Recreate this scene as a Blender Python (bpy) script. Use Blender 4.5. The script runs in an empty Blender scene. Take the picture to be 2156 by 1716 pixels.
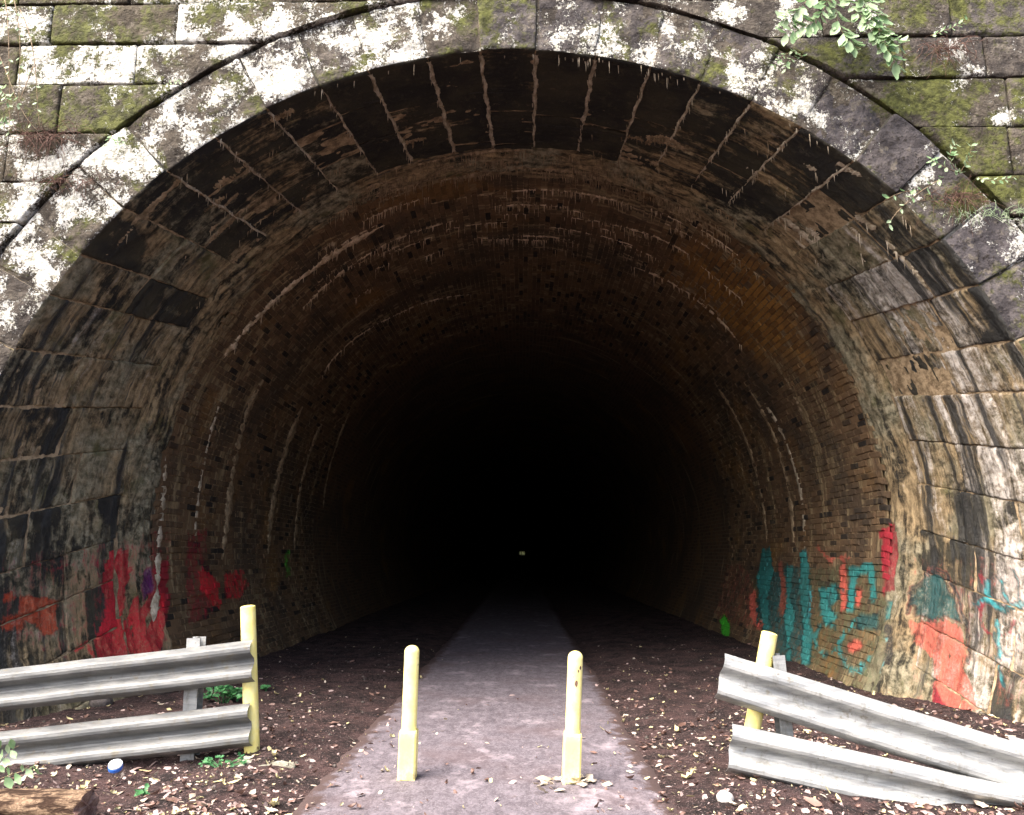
import bpy, math, random
import numpy as np
from mathutils import Vector, Matrix

random.seed(7)
RNG = np.random.default_rng(11)
R_ = math.radians
scene = bpy.context.scene

# ------------------------------------------------------------------ camera, sky, sun, exposure
F = 1617.0                       # focal length in units of a 2156 px wide picture
PITCH = math.atan2(310.0, F)     # camera looks up into the vault
YAW = math.atan2(22.0 * math.cos(PITCH), F)
CAM = np.array([0.0, 0.0, 1.5])
cam_d = bpy.data.cameras.new('camera')
cam = bpy.data.objects.new('camera', cam_d)
scene.collection.objects.link(cam)
cam.location = CAM
cam.rotation_euler = (math.pi / 2 + PITCH, 0, YAW)
cam_d.sensor_width = 36.0
cam_d.lens = 36.0 * F / 2156.0
cam_d.clip_start = 0.05
cam_d.clip_end = 3000
scene.camera = cam

SUN_EL, SUN_AZ = R_(55), R_(228)         # azimuth clockwise from +Y: behind the camera, a little to its left
world = bpy.data.worlds.new('World')
scene.world = world
world.use_nodes = True
wn = world.node_tree.nodes
sky = wn.new('ShaderNodeTexSky')
sky.sky_type = 'NISHITA'
sky.sun_disc = False
sky.sun_elevation = SUN_EL
sky.sun_rotation = SUN_AZ
sky.dust_density = 6.0
sky.air_density = 1.0
sky.ozone_density = 1.0
wn['Background'].inputs['Strength'].default_value = 0.08
world.node_tree.links.new(sky.outputs[0], wn['Background'].inputs['Color'])

sun_d = bpy.data.lights.new('sun', 'SUN')
sun_d.energy = 1.5
sun_d.angle = R_(50)
sun_d.color = (1.0, 0.93, 0.86)
sun = bpy.data.objects.new('sun', sun_d)
scene.collection.objects.link(sun)
sdir = Vector((math.sin(SUN_AZ) * math.cos(SUN_EL), math.cos(SUN_AZ) * math.cos(SUN_EL), math.sin(SUN_EL)))
sun.rotation_euler = sdir.to_track_quat('Z', 'Y').to_euler()
sun.location = (-6, -12, 18)

vs = scene.view_settings
vs.view_transform = 'Standard'
vs.look = 'None'
vs.gamma = 1.0
vs.use_curve_mapping = False
vs.exposure = 2.7
scene.cycles.use_denoising = True
scene.cycles.max_bounces = 6
scene.cycles.diffuse_bounces = 4

# ------------------------------------------------------------------ measuring helpers
_fw = np.array([-math.sin(YAW) * math.cos(PITCH), math.cos(YAW) * math.cos(PITCH), math.sin(PITCH)])
_rt = np.array([math.cos(YAW), math.sin(YAW), 0.0])
_up = np.cross(_rt, _fw)

def ray(px, py):
    return _fw + (px - 1078.0) / F * _rt + (858.0 - py) / F * _up

def at(px, py, Y):
    d = ray(px, py)
    return CAM + d * (Y / d[1])

def on_ground(px, py, z=0.0):
    d = ray(px, py)
    return CAM + d * ((z - CAM[2]) / d[2])

def project(P):
    v = np.asarray(P) - CAM
    dep = v @ _fw
    return 1078 + F * (v @ _rt) / dep, 858 - F * (v @ _up) / dep, dep

# the profile of mouth and lining: circle whose radius shrinks from the face to the brick
Y0, Y1 = 6.5, 8.25          # stone intrados from the face to the rough band
Y2 = 8.80                   # brick starts
def prof(y):
    t = np.clip((np.asarray(y, float) - Y0) / (Y2 - Y0), 0, 1)
    R = 4.77 + (4.13 - 4.77) * t
    crown = 6.19 - 0.03 * t
    return R, -0.085 + 0.045 * t, crown - R

def surf(a, off, y):
    R, xc, zc = prof(y)
    return np.stack([xc + (R + off) * np.sin(a), np.broadcast_to(y, np.shape(a)).astype(float), zc + (R + off) * np.cos(a)], -1)

def hit(px, py):
    """pixel -> (angle, depth) on the vault surface"""
    d = ray(px, py)
    lo, hi = 6.0, 120.0
    def inside(y):
        P = CAM + d * (y / d[1])
        R, xc, zc = prof(y)
        return (P[0] - xc) ** 2 + (P[2] - zc) ** 2 - R * R
    for _ in range(60):
        m = 0.5 * (lo + hi)
        if inside(m) < 0: lo = m
        else: hi = m
    P = CAM + d * (lo / d[1])
    R, xc, zc = prof(lo)
    return math.atan2(P[0] - xc, P[2] - zc), lo

# ------------------------------------------------------------------ noise in numpy
def _hash(i, j, k, seed):
    h = (i * 374761393 + j * 668265263 + k * 2147483647 + seed * 974711) & 0x7fffffff
    h = ((h ^ (h >> 13)) * 1274126177) & 0x7fffffff
    h = ((h ^ (h >> 16)) * 1103515245) & 0x7fffffff
    return (h & 0xffff) / 65535.0

def vnoise(P, scale=1.0, seed=0):
    p = np.asarray(P, float) * scale + 131.7
    i = np.floor(p).astype(np.int64)
    f = p - i
    f = f * f * (3 - 2 * f)
    out = 0
    for dx in (0, 1):
        for dy in (0, 1):
            for dz in (0, 1):
                w = (f[..., 0] if dx else 1 - f[..., 0]) * (f[..., 1] if dy else 1 - f[..., 1]) * (f[..., 2] if dz else 1 - f[..., 2])
                out = out + w * _hash(i[..., 0] + dx, i[..., 1] + dy, i[..., 2] + dz, seed)
    return out * 2 - 1

def fbm(P, scale=1.0, octv=4, seed=0, gain=0.5):
    s, a, n = 0, 1, 0
    for o in range(octv):
        s = s + a * vnoise(P, scale * 2 ** o, seed + o * 17)
        n += a
        a *= gain
    return s / n

# ------------------------------------------------------------------ object helpers
COL = scene.collection

def mesh_data(name, verts, faces, mats=(), midx=None, smooth=True, attrs=None):
    me = bpy.data.meshes.new(name)
    me.from_pydata(np.asarray(verts).tolist(), [], faces if isinstance(faces, list) else faces.tolist())
    for m in mats:
        me.materials.append(m)
    if midx is not None:
        me.polygons.foreach_set('material_index', np.asarray(midx, dtype=np.int32))
    if smooth:
        me.polygons.foreach_set('use_smooth', np.ones(len(me.polygons), dtype=bool))
    for k, v in (attrs or {}).items():
        v = np.asarray(v, dtype=np.float32)
        if v.ndim == 2:
            at_ = me.attributes.new(k, 'FLOAT_COLOR', 'POINT')
            at_.data.foreach_set('color', np.concatenate([v, np.ones((len(v), 4 - v.shape[1]), np.float32)], 1).ravel())
        else:
            at_ = me.attributes.new(k, 'FLOAT', 'POINT')
            at_.data.foreach_set('value', v)
    me.update()
    return me

def link(name, me, parent=None):
    o = bpy.data.objects.new(name, me)
    COL.objects.link(o)
    if parent is not None:
        o.parent = parent
    return o

def tag(o, label=None, cat=None, group=None, kind=None):
    if label: o['label'] = label
    if cat: o['category'] = cat
    if group: o['group'] = group
    if kind: o['kind'] = kind
    return o

def thing(name, label, cat, loc=(0, 0, 0), group=None):
    o = bpy.data.objects.new(name, None)
    COL.objects.link(o)
    o.location = loc
    o.empty_display_size = 0.2
    return tag(o, label, cat, group)

def shift(o, loc):
    """mesh built in world coordinates -> origin at loc, kept in place under its Empty"""
    o.matrix_parent_inverse = Matrix.Translation(-Vector(loc))
    return o

class MB:
    """collects several shapes into one mesh"""
    def __init__(s): s.v, s.f, s.n = [], [], 0
    def add(s, v, f):
        v = np.asarray(v, float)
        s.v.append(v)
        s.f += [[i + s.n for i in q] for q in f]
        s.n += len(v)
    def tube(s, pts, rad, seg=8, cap=True, squash=None):
        pts = np.asarray(pts, float)
        n = len(pts)
        rad = np.broadcast_to(rad, (n,))
        T = np.gradient(pts, axis=0)
        T /= np.linalg.norm(T, axis=1)[:, None] + 1e-9
        ref = np.array([0, 0, 1.0]) if abs(T[:, 2]).mean() < 0.8 else np.array([1.0, 0, 0])
        V = []
        for i in range(n):
            u = np.cross(T[i], ref); u /= np.linalg.norm(u) + 1e-9
            w = np.cross(T[i], u)
            for k in range(seg):
                q = 2 * math.pi * k / seg
                V.append(pts[i] + rad[i] * (math.cos(q) * u + math.sin(q) * w))
        Fc = []
        for i in range(n - 1):
            for k in range(seg):
                k2 = (k + 1) % seg
                Fc.append([i * seg + k, i * seg + k2, (i + 1) * seg + k2, (i + 1) * seg + k])
        if cap:
            Fc.append(list(range(seg))[::-1])
            Fc.append([(n - 1) * seg + k for k in range(seg)])
        s.add(V, Fc)
    def box(s, lo, hi, M=None):
        lo, hi = np.array(lo, float), np.array(hi, float)
        V = np.array([[(lo, hi)[i][0], (lo, hi)[j][1], (lo, hi)[k][2]] for i in (0, 1) for j in (0, 1) for k in (0, 1)])
        if M is not None:
            V = np.array([M @ Vector(v) for v in V])
        s.add(V, [[0, 1, 3, 2], [4, 6, 7, 5], [0, 4, 5, 1], [2, 3, 7, 6], [0, 2, 6, 4], [1, 5, 7, 3]])
    def build(s, name, mat, parent=None, smooth=True, attrs=None):
        return link(name, mesh_data(name, np.concatenate(s.v), s.f, [mat], smooth=smooth, attrs=attrs), parent)

def lattice(n, b):
    """0..1 positions with a tight first and last step"""
    return n

def axis_pts(L, step, b):
    n = max(2, int(round((L - 2 * b) / step)))
    mid = np.linspace(b, L - b, n + 1)
    return np.concatenate([[0, b * 0.35], mid, [L - b * 0.35, L]])

def block(size, step, b, skip_back=True):
    """subdivided box surface with rounded edges in local metres.
    returns verts, outward dirs, quads, side id of each quad (0 -u,1 +u,2 -v,3 +v,4 -w,5 +w)"""
    ax = [axis_pts(size[i], step[i], b) for i in range(3)]
    N = [len(a) for a in ax]
    keys, quads, side = {}, [], []
    V = []
    def vid(i, j, k):
        q = (i, j, k)
        if q not in keys:
            keys[q] = len(V)
            V.append((ax[0][i], ax[1][j], ax[2][k]))
        return keys[q]
    for d in range(3):
        e, f = [(1, 2), (2, 0), (0, 1)][d]
        for s in (0, 1):
            if d == 2 and s == 1 and skip_back: continue
            c = 0 if s == 0 else N[d] - 1
            for p in range(N[e] - 1):
                for q in range(N[f] - 1):
                    id4 = []
                    for (pp, qq) in ((p, q), (p + 1, q), (p + 1, q + 1), (p, q + 1)):
                        idx = [0, 0, 0]
                        idx[d], idx[e], idx[f] = c, pp, qq
                        id4.append(vid(*idx))
                    quads.append(id4 if s == 1 else id4[::-1])
                    side.append(d * 2 + s)
    V = np.array(V)
    lo, hi = np.full(3, b), np.array(size) - b
    inner = np.clip(V, lo, hi)
    d = V - inner
    n = np.linalg.norm(d, axis=1, keepdims=True)
    nd = d / np.maximum(n, 1e-9)
    return inner + nd * b, nd, quads, np.array(side)

# ------------------------------------------------------------------ material helpers
class Mat:
    def __init__(s, name):
        s.m = bpy.data.materials.new(name)
        s.m.use_nodes = True
        s.nt = s.m.node_tree
        s.b = s.nt.nodes['Principled BSDF']
        s.out = s.nt.nodes['Material Output']
    def n(s, t, **kw):
        nd = s.nt.nodes.new(t)
        for k, v in kw.items():
            setattr(nd, k, v)
        return nd
    def l(s, a, b): s.nt.links.new(a, b)
    def put(s, sock, v):
        if hasattr(v, 'is_linked') or isinstance(v, bpy.types.NodeSocket): s.l(v, sock)
        else:
            if sock.type == 'RGBA' and len(v) == 3: v = (*v, 1)
            sock.default_value = v
    def math(s, op, a, b=None, c=None, clamp=False):
        nd = s.n('ShaderNodeMath', operation=op, use_clamp=clamp)
        s.put(nd.inputs[0], a)
        if b is not None: s.put(nd.inputs[1], b)
        if c is not None: s.put(nd.inputs[2], c)
        return nd.outputs[0]
    def pos(s):
        return s.n('ShaderNodeNewGeometry').outputs['Position']
    def vec(s, x, y, z):
        nd = s.n('ShaderNodeCombineXYZ')
        s.put(nd.inputs[0], x); s.put(nd.inputs[1], y); s.put(nd.inputs[2], z)
        return nd.outputs[0]
    def scale(s, v, k):
        nd = s.n('ShaderNodeVectorMath', operation='MULTIPLY')
        s.put(nd.inputs[0], v); nd.inputs[1].default_value = k if hasattr(k, '__len__') else (k, k, k)
        return nd.outputs[0]
    def shiftv(s, v, k):
        nd = s.n('ShaderNodeVectorMath', operation='ADD')
        s.put(nd.inputs[0], v); s.put(nd.inputs[1], k)
        return nd.outputs[0]
    def noise(s, v, sc, det=4, rough=0.55, dist=0.0):
        nd = s.n('ShaderNodeTexNoise')
        s.put(nd.inputs['Vector'], v)
        nd.inputs['Scale'].default_value = sc
        nd.inputs['Detail'].default_value = det
        nd.inputs['Roughness'].default_value = rough
        nd.inputs['Distortion'].default_value = dist
        return nd.outputs['Fac']
    def voro(s, v, sc, feat='F1', out='Distance'):
        nd = s.n('ShaderNodeTexVoronoi', feature=feat)
        s.put(nd.inputs['Vector'], v)
        nd.inputs['Scale'].default_value = sc
        return nd.outputs[out]
    def step(s, x, lo, hi):
        nd = s.n('ShaderNodeMapRange', interpolation_type='SMOOTHSTEP')
        s.put(nd.inputs['Value'], x)
        s.put(nd.inputs['From Min'], lo); s.put(nd.inputs['From Max'], hi)
        return nd.outputs[0]
    def mix(s, f, a, b, mode='MIX'):
        nd = s.n('ShaderNodeMix', data_type='RGBA', blend_type=mode)
        s.put(nd.inputs[0], f); s.put(nd.inputs[6], a); s.put(nd.inputs[7], b)
        return nd.outputs[2]
    def attr(s, name, col=False):
        nd = s.n('ShaderNodeAttribute', attribute_name=name)
        return nd.outputs['Color'] if col else nd.outputs['Fac']
    def bump(s, h, dist, strength=1.0):
        nd = s.n('ShaderNodeBump')
        nd.inputs['Distance'].default_value = dist
        nd.inputs['Strength'].default_value = strength
        s.put(nd.inputs['Height'], h)
        s.l(nd.outputs[0], s.b.inputs['Normal'])
    def sy(s):
        """arc length and depth along the vault"""
        p = s.n('ShaderNodeSeparateXYZ'); s.l(s.pos(), p.inputs[0])
        x = s.math('ADD', p.outputs[0], 0.06)
        z = s.math('SUBTRACT', p.outputs[2], 1.85)
        a = s.math('ARCTAN2', x, z)
        return s.math('MULTIPLY', a, 4.3), p.outputs[1]
    def done(s, col, rough=0.8, spec=0.4):
        s.put(s.b.inputs['Base Color'], col)
        s.put(s.b.inputs['Roughness'], rough)
        s.put(s.b.inputs['Specular IOR Level'], spec)
        return s.m

def facade_mat():
    m = Mat('mossy_sandstone')
    P = m.pos()
    big = m.noise(P, 1.3, 4, 0.6)
    mid = m.noise(m.shiftv(P, (7, 3, 1)), 4.5, 6, 0.65)
    fine = m.noise(m.shiftv(P, (1, 9, 4)), 26, 5, 0.7)
    tone = m.attr('tone')
    base = m.mix(m.step(mid, 0.35, 0.68), (0.028, 0.021, 0.013), (0.105, 0.085, 0.055))
    base = m.mix(tone, base, m.mix(m.step(mid, 0.3, 0.7), (0.03, 0.027, 0.031), (0.115, 0.102, 0.105)))
    base = m.mix(m.step(fine, 0.50, 0.70), base, (0.018, 0.014, 0.010))
    base = m.mix(m.math('MULTIPLY', m.step(m.noise(m.shiftv(P, (6, 6, 1)), 9, 7, 0.74), 0.53, 0.66), 0.7), base, (0.19, 0.165, 0.13))
    # moss
    mo = m.noise(m.shiftv(P, (3, 0, 11)), 2.4, 6, 0.65)
    mo = m.math('ADD', mo, m.math('MULTIPLY', m.attr('moss'), 0.22))
    mo = m.math('ADD', mo, m.math('MULTIPLY', m.math('SUBTRACT', fine, 0.5), 0.35))
    mossc = m.mix(m.step(m.noise(P, 14, 3), 0.35, 0.65), (0.038, 0.040, 0.011), (0.105, 0.112, 0.030))
    base = m.mix(m.step(mo, 0.52, 0.66), base, mossc)
    # lichen crust, speckled at its rim
    li = m.noise(m.shiftv(P, (5, 2, 8)), 2.7, 5, 0.58)
    li2 = m.noise(m.shiftv(P, (2, 2, 2)), 34, 6, 0.7)
    li3 = m.noise(m.shiftv(P, (4, 6, 2)), 80, 3, 0.6)
    lm = m.math('ADD', m.math('MULTIPLY', li, 1.0), m.math('MULTIPLY', li2, 0.55))
    lm = m.math('ADD', lm, m.math('MULTIPLY', li3, 0.30))
    lm = m.math('ADD', lm, m.math('MULTIPLY', m.attr('lichen'), 0.28))
    lmask = m.step(lm, 1.0, 1.065)
    lc = m.mix(m.step(m.noise(P, 21, 6, 0.75), 0.42, 0.66), (0.72, 0.71, 0.66), (0.30, 0.29, 0.22))
    col = m.mix(lmask, base, lc)
    h = m.math('ADD', m.math('MULTIPLY', mid, 0.9), m.math('MULTIPLY', fine, 0.35))
    h = m.math('ADD', h, m.math('MULTIPLY', lmask, 0.08))
    m.bump(h, 0.075)
    return m.done(col, 0.88, 0.25)

def soffit_mat():
    m = Mat('calcite_streaked_stone')
    s, y = m.sy()
    P = m.pos()
    wob = m.math('MULTIPLY', m.math('SUBTRACT', m.noise(P, 2.2, 4, 0.6), 0.5), 0.13)
    yw = m.math('ADD', y, wob)
    def streak(fs, fy, seed, det=6, ro=0.68):
        return m.noise(m.vec(m.math('MULTIPLY', s, fs), m.math('MULTIPLY', yw, fy), seed), 1.0, det, ro)
    st1 = streak(0.55, 5.5, 0.0)
    st2 = streak(1.9, 17.0, 5.0, 6, 0.72)
    st3 = streak(0.36, 6.0, 9.0, 7, 0.66)
    patch = m.noise(P, 1.8, 6, 0.62)
    grit = m.noise(m.shiftv(P, (2, 8, 5)), 11, 8, 0.74)
    fine = m.noise(P, 42, 5, 0.7)
    g0 = m.math('SUBTRACT', grit, 0.5)
    c = m.math('ADD', m.math('MULTIPLY', st1, 0.62), m.math('MULTIPLY', st2, 0.36))
    c = m.math('ADD', c, m.math('MULTIPLY', patch, 0.40))
    c = m.math('ADD', c, m.math('MULTIPLY', g0, 0.36))
    c = m.math('ADD', c, m.math('MULTIPLY', m.attr('crust'), 0.5))
    cm = m.step(c, 0.65, 0.79)
    dark = m.mix(m.step(patch, 0.38, 0.66), (0.017, 0.016, 0.014), (0.046, 0.040, 0.024))
    dark = m.mix(m.step(grit, 0.50, 0.72), dark, (0.075, 0.062, 0.038))
    cc = m.mix(m.step(m.math('ADD', m.math('MULTIPLY', st2, 0.6), m.math('MULTIPLY', grit, 0.5)), 0.42, 0.70), (0.075, 0.052, 0.026), (0.44, 0.325, 0.18))
    cc = m.mix(m.math('MULTIPLY', m.step(m.noise(m.shiftv(P, (4, 4, 4)), 1.3, 5, 0.6), 0.44, 0.60), 0.85), cc,
               m.mix(m.step(grit, 0.36, 0.66), (0.085, 0.078, 0.045), (0.34, 0.31, 0.215)))
    cc = m.mix(m.math('MULTIPLY', m.step(m.noise(m.shiftv(P, (9, 1, 6)), 2.3, 6, 0.7), 0.54, 0.68), 0.65), cc, (0.085, 0.082, 0.024))
    col = m.mix(cm, dark, cc)
    w = m.math('ADD', m.math('MULTIPLY', st3, 0.75), m.math('MULTIPLY', st2, 0.28))
    w = m.math('ADD', w, m.math('MULTIPLY', g0, 0.35))
    w = m.math('ADD', w, m.math('MULTIPLY', m.attr('white'), 0.42))
    wm = m.step(w, 0.66, 0.84)
    col = m.mix(m.math('MULTIPLY', wm, 0.92), col, m.mix(m.step(grit, 0.35, 0.62), (0.33, 0.28, 0.225), (0.66, 0.61, 0.56)))
    dk = streak(0.38, 6.5, 21.0, 6, 0.62)
    dk = m.math('ADD', m.math('ADD', dk, m.math('MULTIPLY', m.attr('drip'), 0.3)), m.math('MULTIPLY', g0, 0.25))
    dkm = m.math('MULTIPLY', m.step(dk, 0.58, 0.68), 0.93)
    col = m.mix(dkm, col, m.mix(m.step(fine, 0.4, 0.7), (0.014, 0.015, 0.016), (0.035, 0.034, 0.030)))
    pb = m.math('ADD', m.math('MULTIPLY', m.math('SUBTRACT', st2, 0.5), 1.0), m.math('MULTIPLY', g0, 1.0))
    pa = m.math('MULTIPLY', m.step(m.math('ADD', m.attr('paint_a'), pb), 0.34, 0.60), 0.92)
    pcol = m.mix(m.math('MULTIPLY', m.step(fine, 0.35, 0.7), 0.45), m.attr('paint', True), col)
    col = m.mix(pa, col, pcol)
    h = m.math('ADD', m.math('MULTIPLY', cm, 0.35), m.math('MULTIPLY', st2, 0.40))
    h = m.math('ADD', h, m.math('MULTIPLY', wm, 0.2))
    h = m.math('ADD', h, m.math('MULTIPLY', grit, 0.55))
    h = m.math('ADD', h, m.math('MULTIPLY', fine, 0.15))
    m.bump(h, 0.055)
    rough = m.math('SUBTRACT', 0.85, m.math('MULTIPLY', dkm, 0.5))
    return m.done(col, rough, 0.4)

def brick_mat(pattern=False):
    m = Mat('far_tunnel_brick' if pattern else 'sooty_brick')
    s, y = m.sy()
    P = m.pos()
    wob = m.math('MULTIPLY', m.math('SUBTRACT', m.noise(P, 1.1, 3), 0.5), 0.35)
    yw = m.math('ADD', y, wob)
    st1 = m.noise(m.vec(m.math('MULTIPLY', s, 0.30), m.math('MULTIPLY', yw, 3.2), 3.0), 1.0, 5, 0.6)
    st2 = m.noise(m.vec(m.math('MULTIPLY', s, 1.3), m.math('MULTIPLY', yw, 17.0), 8.0), 1.0, 5, 0.62)
    patch = m.noise(P, 0.75, 4, 0.6)
    fine = m.noise(P, 26, 5, 0.7)
    rnd = m.attr('rnd')
    if pattern:
        br = m.n('ShaderNodeTexBrick')
        br.offset = 0.5
        m.l(m.vec(y, s, 0.0), br.inputs['Vector'])
        br.inputs['Color1'].default_value = (0.12, 0.065, 0.034, 1)
        br.inputs['Color2'].default_value = (0.055, 0.033, 0.021, 1)
        br.inputs['Mortar'].default_value = (0.11, 0.08, 0.048, 1)
        br.inputs['Scale'].default_value = 1.0
        br.inputs['Mortar Size'].default_value = 0.012
        br.inputs['Brick Width'].default_value = 0.22
        br.inputs['Row Height'].default_value = 0.076
        col = br.outputs['Color']
    else:
        col = m.mix(rnd, (0.070, 0.044, 0.025), (0.15, 0.092, 0.048))
        col = m.mix(m.step(rnd, 0.14, 0.06), col, (0.02, 0.016, 0.013))
    col = m.mix(m.math('MULTIPLY', m.step(patch, 0.54, 0.68), 0.5), col, (0.22, 0.115, 0.03))
    col = m.mix(m.math('MULTIPLY', m.step(m.noise(m.shiftv(P, (8, 5, 2)), 0.9, 5, 0.6), 0.48, 0.62), 0.75), col, (0.055, 0.04, 0.027))
    if not pattern:
        col = m.mix(m.math('MULTIPLY', m.attr('ochre'), 0.85), col, m.mix(rnd, (0.16, 0.075, 0.018), (0.34, 0.17, 0.035)))
    c = m.math('ADD', m.math('MULTIPLY', st1, 0.7), m.math('MULTIPLY', st2, 0.35))
    c = m.math('ADD', c, m.math('MULTIPLY', m.attr('crust'), 0.4))
    cm = m.math('MULTIPLY', m.step(c, 0.575, 0.70), 0.85)
    col = m.mix(cm, col, m.mix(m.step(st2, 0.35, 0.65), (0.12, 0.083, 0.042), (0.33, 0.25, 0.14)))
    if not pattern:
        grit = m.noise(m.shiftv(P, (2, 8, 5)), 10, 7, 0.74)
        pa = m.step(m.math('ADD', m.attr('paint_a'), m.math('ADD', m.math('MULTIPLY', m.math('SUBTRACT', st2, 0.5), 0.6), m.math('MULTIPLY', m.math('SUBTRACT', grit, 0.5), 1.0))), 0.30, 0.66)
        col = m.mix(m.math('MULTIPLY', pa, 0.9), col, m.attr('paint', True))
    col = m.mix(m.math('MULTIPLY', m.step(fine, 0.5, 0.8), 0.6), col, (0.03, 0.022, 0.015))
    h = m.math('ADD', m.math('MULTIPLY', cm, 0.5), m.math('MULTIPLY', fine, 0.3))
    h = m.math('ADD', h, m.math('MULTIPLY', st2, 0.3))
    m.bump(h, 0.02)
    return m.done(col, 0.85, 0.3)

def simple_mat(name, c1, c2, sc=8, rough=0.8, spec=0.3, bump=0.004, c3=None, t3=(0.6, 0.7), sc3=20, metallic=0.0):
    m = Mat(name)
    P = m.n('ShaderNodeTexCoord').outputs['Object']
    f = m.noise(P, sc, 5, 0.65)
    col = m.mix(m.step(f, 0.35, 0.65), c1, c2)
    if c3:
        col = m.mix(m.step(m.noise(m.shiftv(P, (3, 7, 1)), sc3, 5, 0.65), *t3), col, c3)
    m.bump(m.noise(P, sc * 4, 4), bump)
    m.b.inputs['Metallic'].default_value = metallic
    return m.done(col, rough, spec)

def soil_mat():
    m = Mat('leaf_mould_soil')
    P = m.pos()
    a = m.noise(P, 3.0, 6, 0.65)
    b = m.noise(m.shiftv(P, (4, 1, 0)), 28, 6, 0.7)
    d = m.noise(m.shiftv(P, (1, 5, 0)), 90, 3, 0.6)
    col = m.mix(m.step(a, 0.38, 0.62), (0.016, 0.011, 0.011), (0.062, 0.036, 0.034))
    col = m.mix(m.math('MULTIPLY', m.step(b, 0.53, 0.68), 0.8), col, (0.15, 0.095, 0.088))
    col = m.mix(m.step(d, 0.60, 0.70), col, (0.30, 0.23, 0.22))
    col = m.mix(m.step(b, 0.46, 0.34), col, (0.012, 0.009, 0.008))
    h = m.math('ADD', m.math('MULTIPLY', b, 0.7), m.math('MULTIPLY', d, 0.35))
    m.bump(h, 0.05)
    return m.done(col, 0.92, 0.2)

def path_mat():
    m = Mat('worn_asphalt')
    P = m.pos()
    a = m.noise(P, 1.1, 5, 0.6)
    b = m.noise(m.scale(P, (1.0, 0.5, 1.0)), 12, 9, 0.78)
    d = m.noise(m.shiftv(P, (1, 5, 0)), 75, 4, 0.7)
    col = m.mix(m.step(b, 0.36, 0.64), (0.075, 0.063, 0.074), (0.150, 0.130, 0.148))
    col = m.mix(m.step(d, 0.54, 0.70), col, (0.23, 0.205, 0.222))
    col = m.mix(m.step(d, 0.44, 0.34), col, (0.045, 0.036, 0.042))
    col = m.mix(m.math('MULTIPLY', m.step(a, 0.48, 0.70), 0.45), col, (0.10, 0.067, 0.068))
    dust = m.noise(m.shiftv(m.scale(P, (1.0, 0.8, 1.0)), (9, 3, 0)), 2.6, 7, 0.72)
    col = m.mix(m.math('MULTIPLY', m.step(dust, 0.53, 0.68), 0.6), col, (0.33, 0.285, 0.31))
    ed = m.math('ADD', m.attr('edge'), m.math('MULTIPLY', m.math('SUBTRACT', m.noise(m.shiftv(P, (3, 3, 3)), 6, 8, 0.75), 0.5), 2.2))
    col = m.mix(m.math('MULTIPLY', m.step(ed, 0.22, 0.52), 0.92), col, (0.055, 0.034, 0.030))
    m.bump(m.math('ADD', m.math('MULTIPLY', d, 0.6), m.math('MULTIPLY', b, 0.6)), 0.008)
    return m.done(col, 0.8, 0.3)

def galv_mat(name='weathered_galvanised_steel', k=1.0):
    m = Mat(name)
    P = m.n('ShaderNodeTexCoord').outputs['Object']
    a = m.noise(m.scale(P, (0.6, 1, 4)), 5, 6, 0.65)
    b = m.noise(P, 30, 5, 0.7)
    col = m.mix(m.step(a, 0.35, 0.65), tuple(k * v for v in (0.22, 0.23, 0.235)), tuple(k * v for v in (0.40, 0.405, 0.395)))
    col = m.mix(m.math('MULTIPLY', m.step(m.noise(m.shiftv(P, (3, 3, 3)), 9, 6, 0.7), 0.58, 0.70), 0.7), col, (0.15, 0.125, 0.08))
    col = m.mix(m.step(b, 0.62, 0.72), col, (0.09, 0.07, 0.05))
    col = m.mix(m.math('MULTIPLY', m.step(m.noise(m.scale(P, (1, 1, 0.35)), 14, 7, 0.75), 0.5, 0.7), 0.6), col, (0.12, 0.11, 0.085))
    m.bump(b, 0.003)
    m.b.inputs['Metallic'].default_value = 0.3
    return m.done(col, 0.55, 0.4)

def yellow_mat():
    m = Mat('chipped_yellow_paint')
    P = m.n('ShaderNodeTexCoord').outputs['Object']
    z = m.n('ShaderNodeSeparateXYZ'); m.l(P, z.inputs[0])
    a = m.noise(P, 6, 5, 0.65)
    col = m.mix(m.step(a, 0.35, 0.7), (0.82, 0.70, 0.22), (0.88, 0.80, 0.38))
    ch = m.noise(m.shiftv(P, (2, 0, 5)), 17, 5, 0.6)
    low = m.step(z.outputs[2], 0.16, -0.02)
    ch = m.math('ADD', ch, m.math('MULTIPLY', low, 0.14))
    col = m.mix(m.step(ch, 0.70, 0.73), col, (0.10, 0.05, 0.025))
    col = m.mix(m.math('MULTIPLY', m.step(m.math('ADD', m.noise(P, 11, 6, 0.7), m.math('MULTIPLY', low, 0.2)), 0.62, 0.78), 0.6), col, (0.30, 0.22, 0.09))
    m.bump(m.math('ADD', m.noise(P, 60, 3), m.math('MULTIPLY', m.step(ch, 0.70, 0.73), -0.6)), 0.002)
    return m.done(col, 0.42, 0.45)

def leaf_mat(name, c1, c2, trans=0.25):
    m = Mat(name)
    P = m.n('ShaderNodeTexCoord').outputs['Object']
    oi = m.n('ShaderNodeObjectInfo').outputs['Random']
    f = m.math('ADD', m.math('MULTIPLY', m.noise(P, 14, 4, 0.6), 0.6), m.math('MULTIPLY', oi, 0.4))
    col = m.mix(m.step(f, 0.25, 0.75), c1, c2)
    tr = m.n('ShaderNodeBsdfTranslucent')
    m.put(tr.inputs[0], col)
    mx = m.n('ShaderNodeMixShader')
    mx.inputs[0].default_value = trans
    m.l(m.b.outputs[0], mx.inputs[1]); m.l(tr.outputs[0], mx.inputs[2])
    m.l(mx.outputs[0], m.out.inputs[0])
    return m.done(col, 0.5, 0.4)

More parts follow.
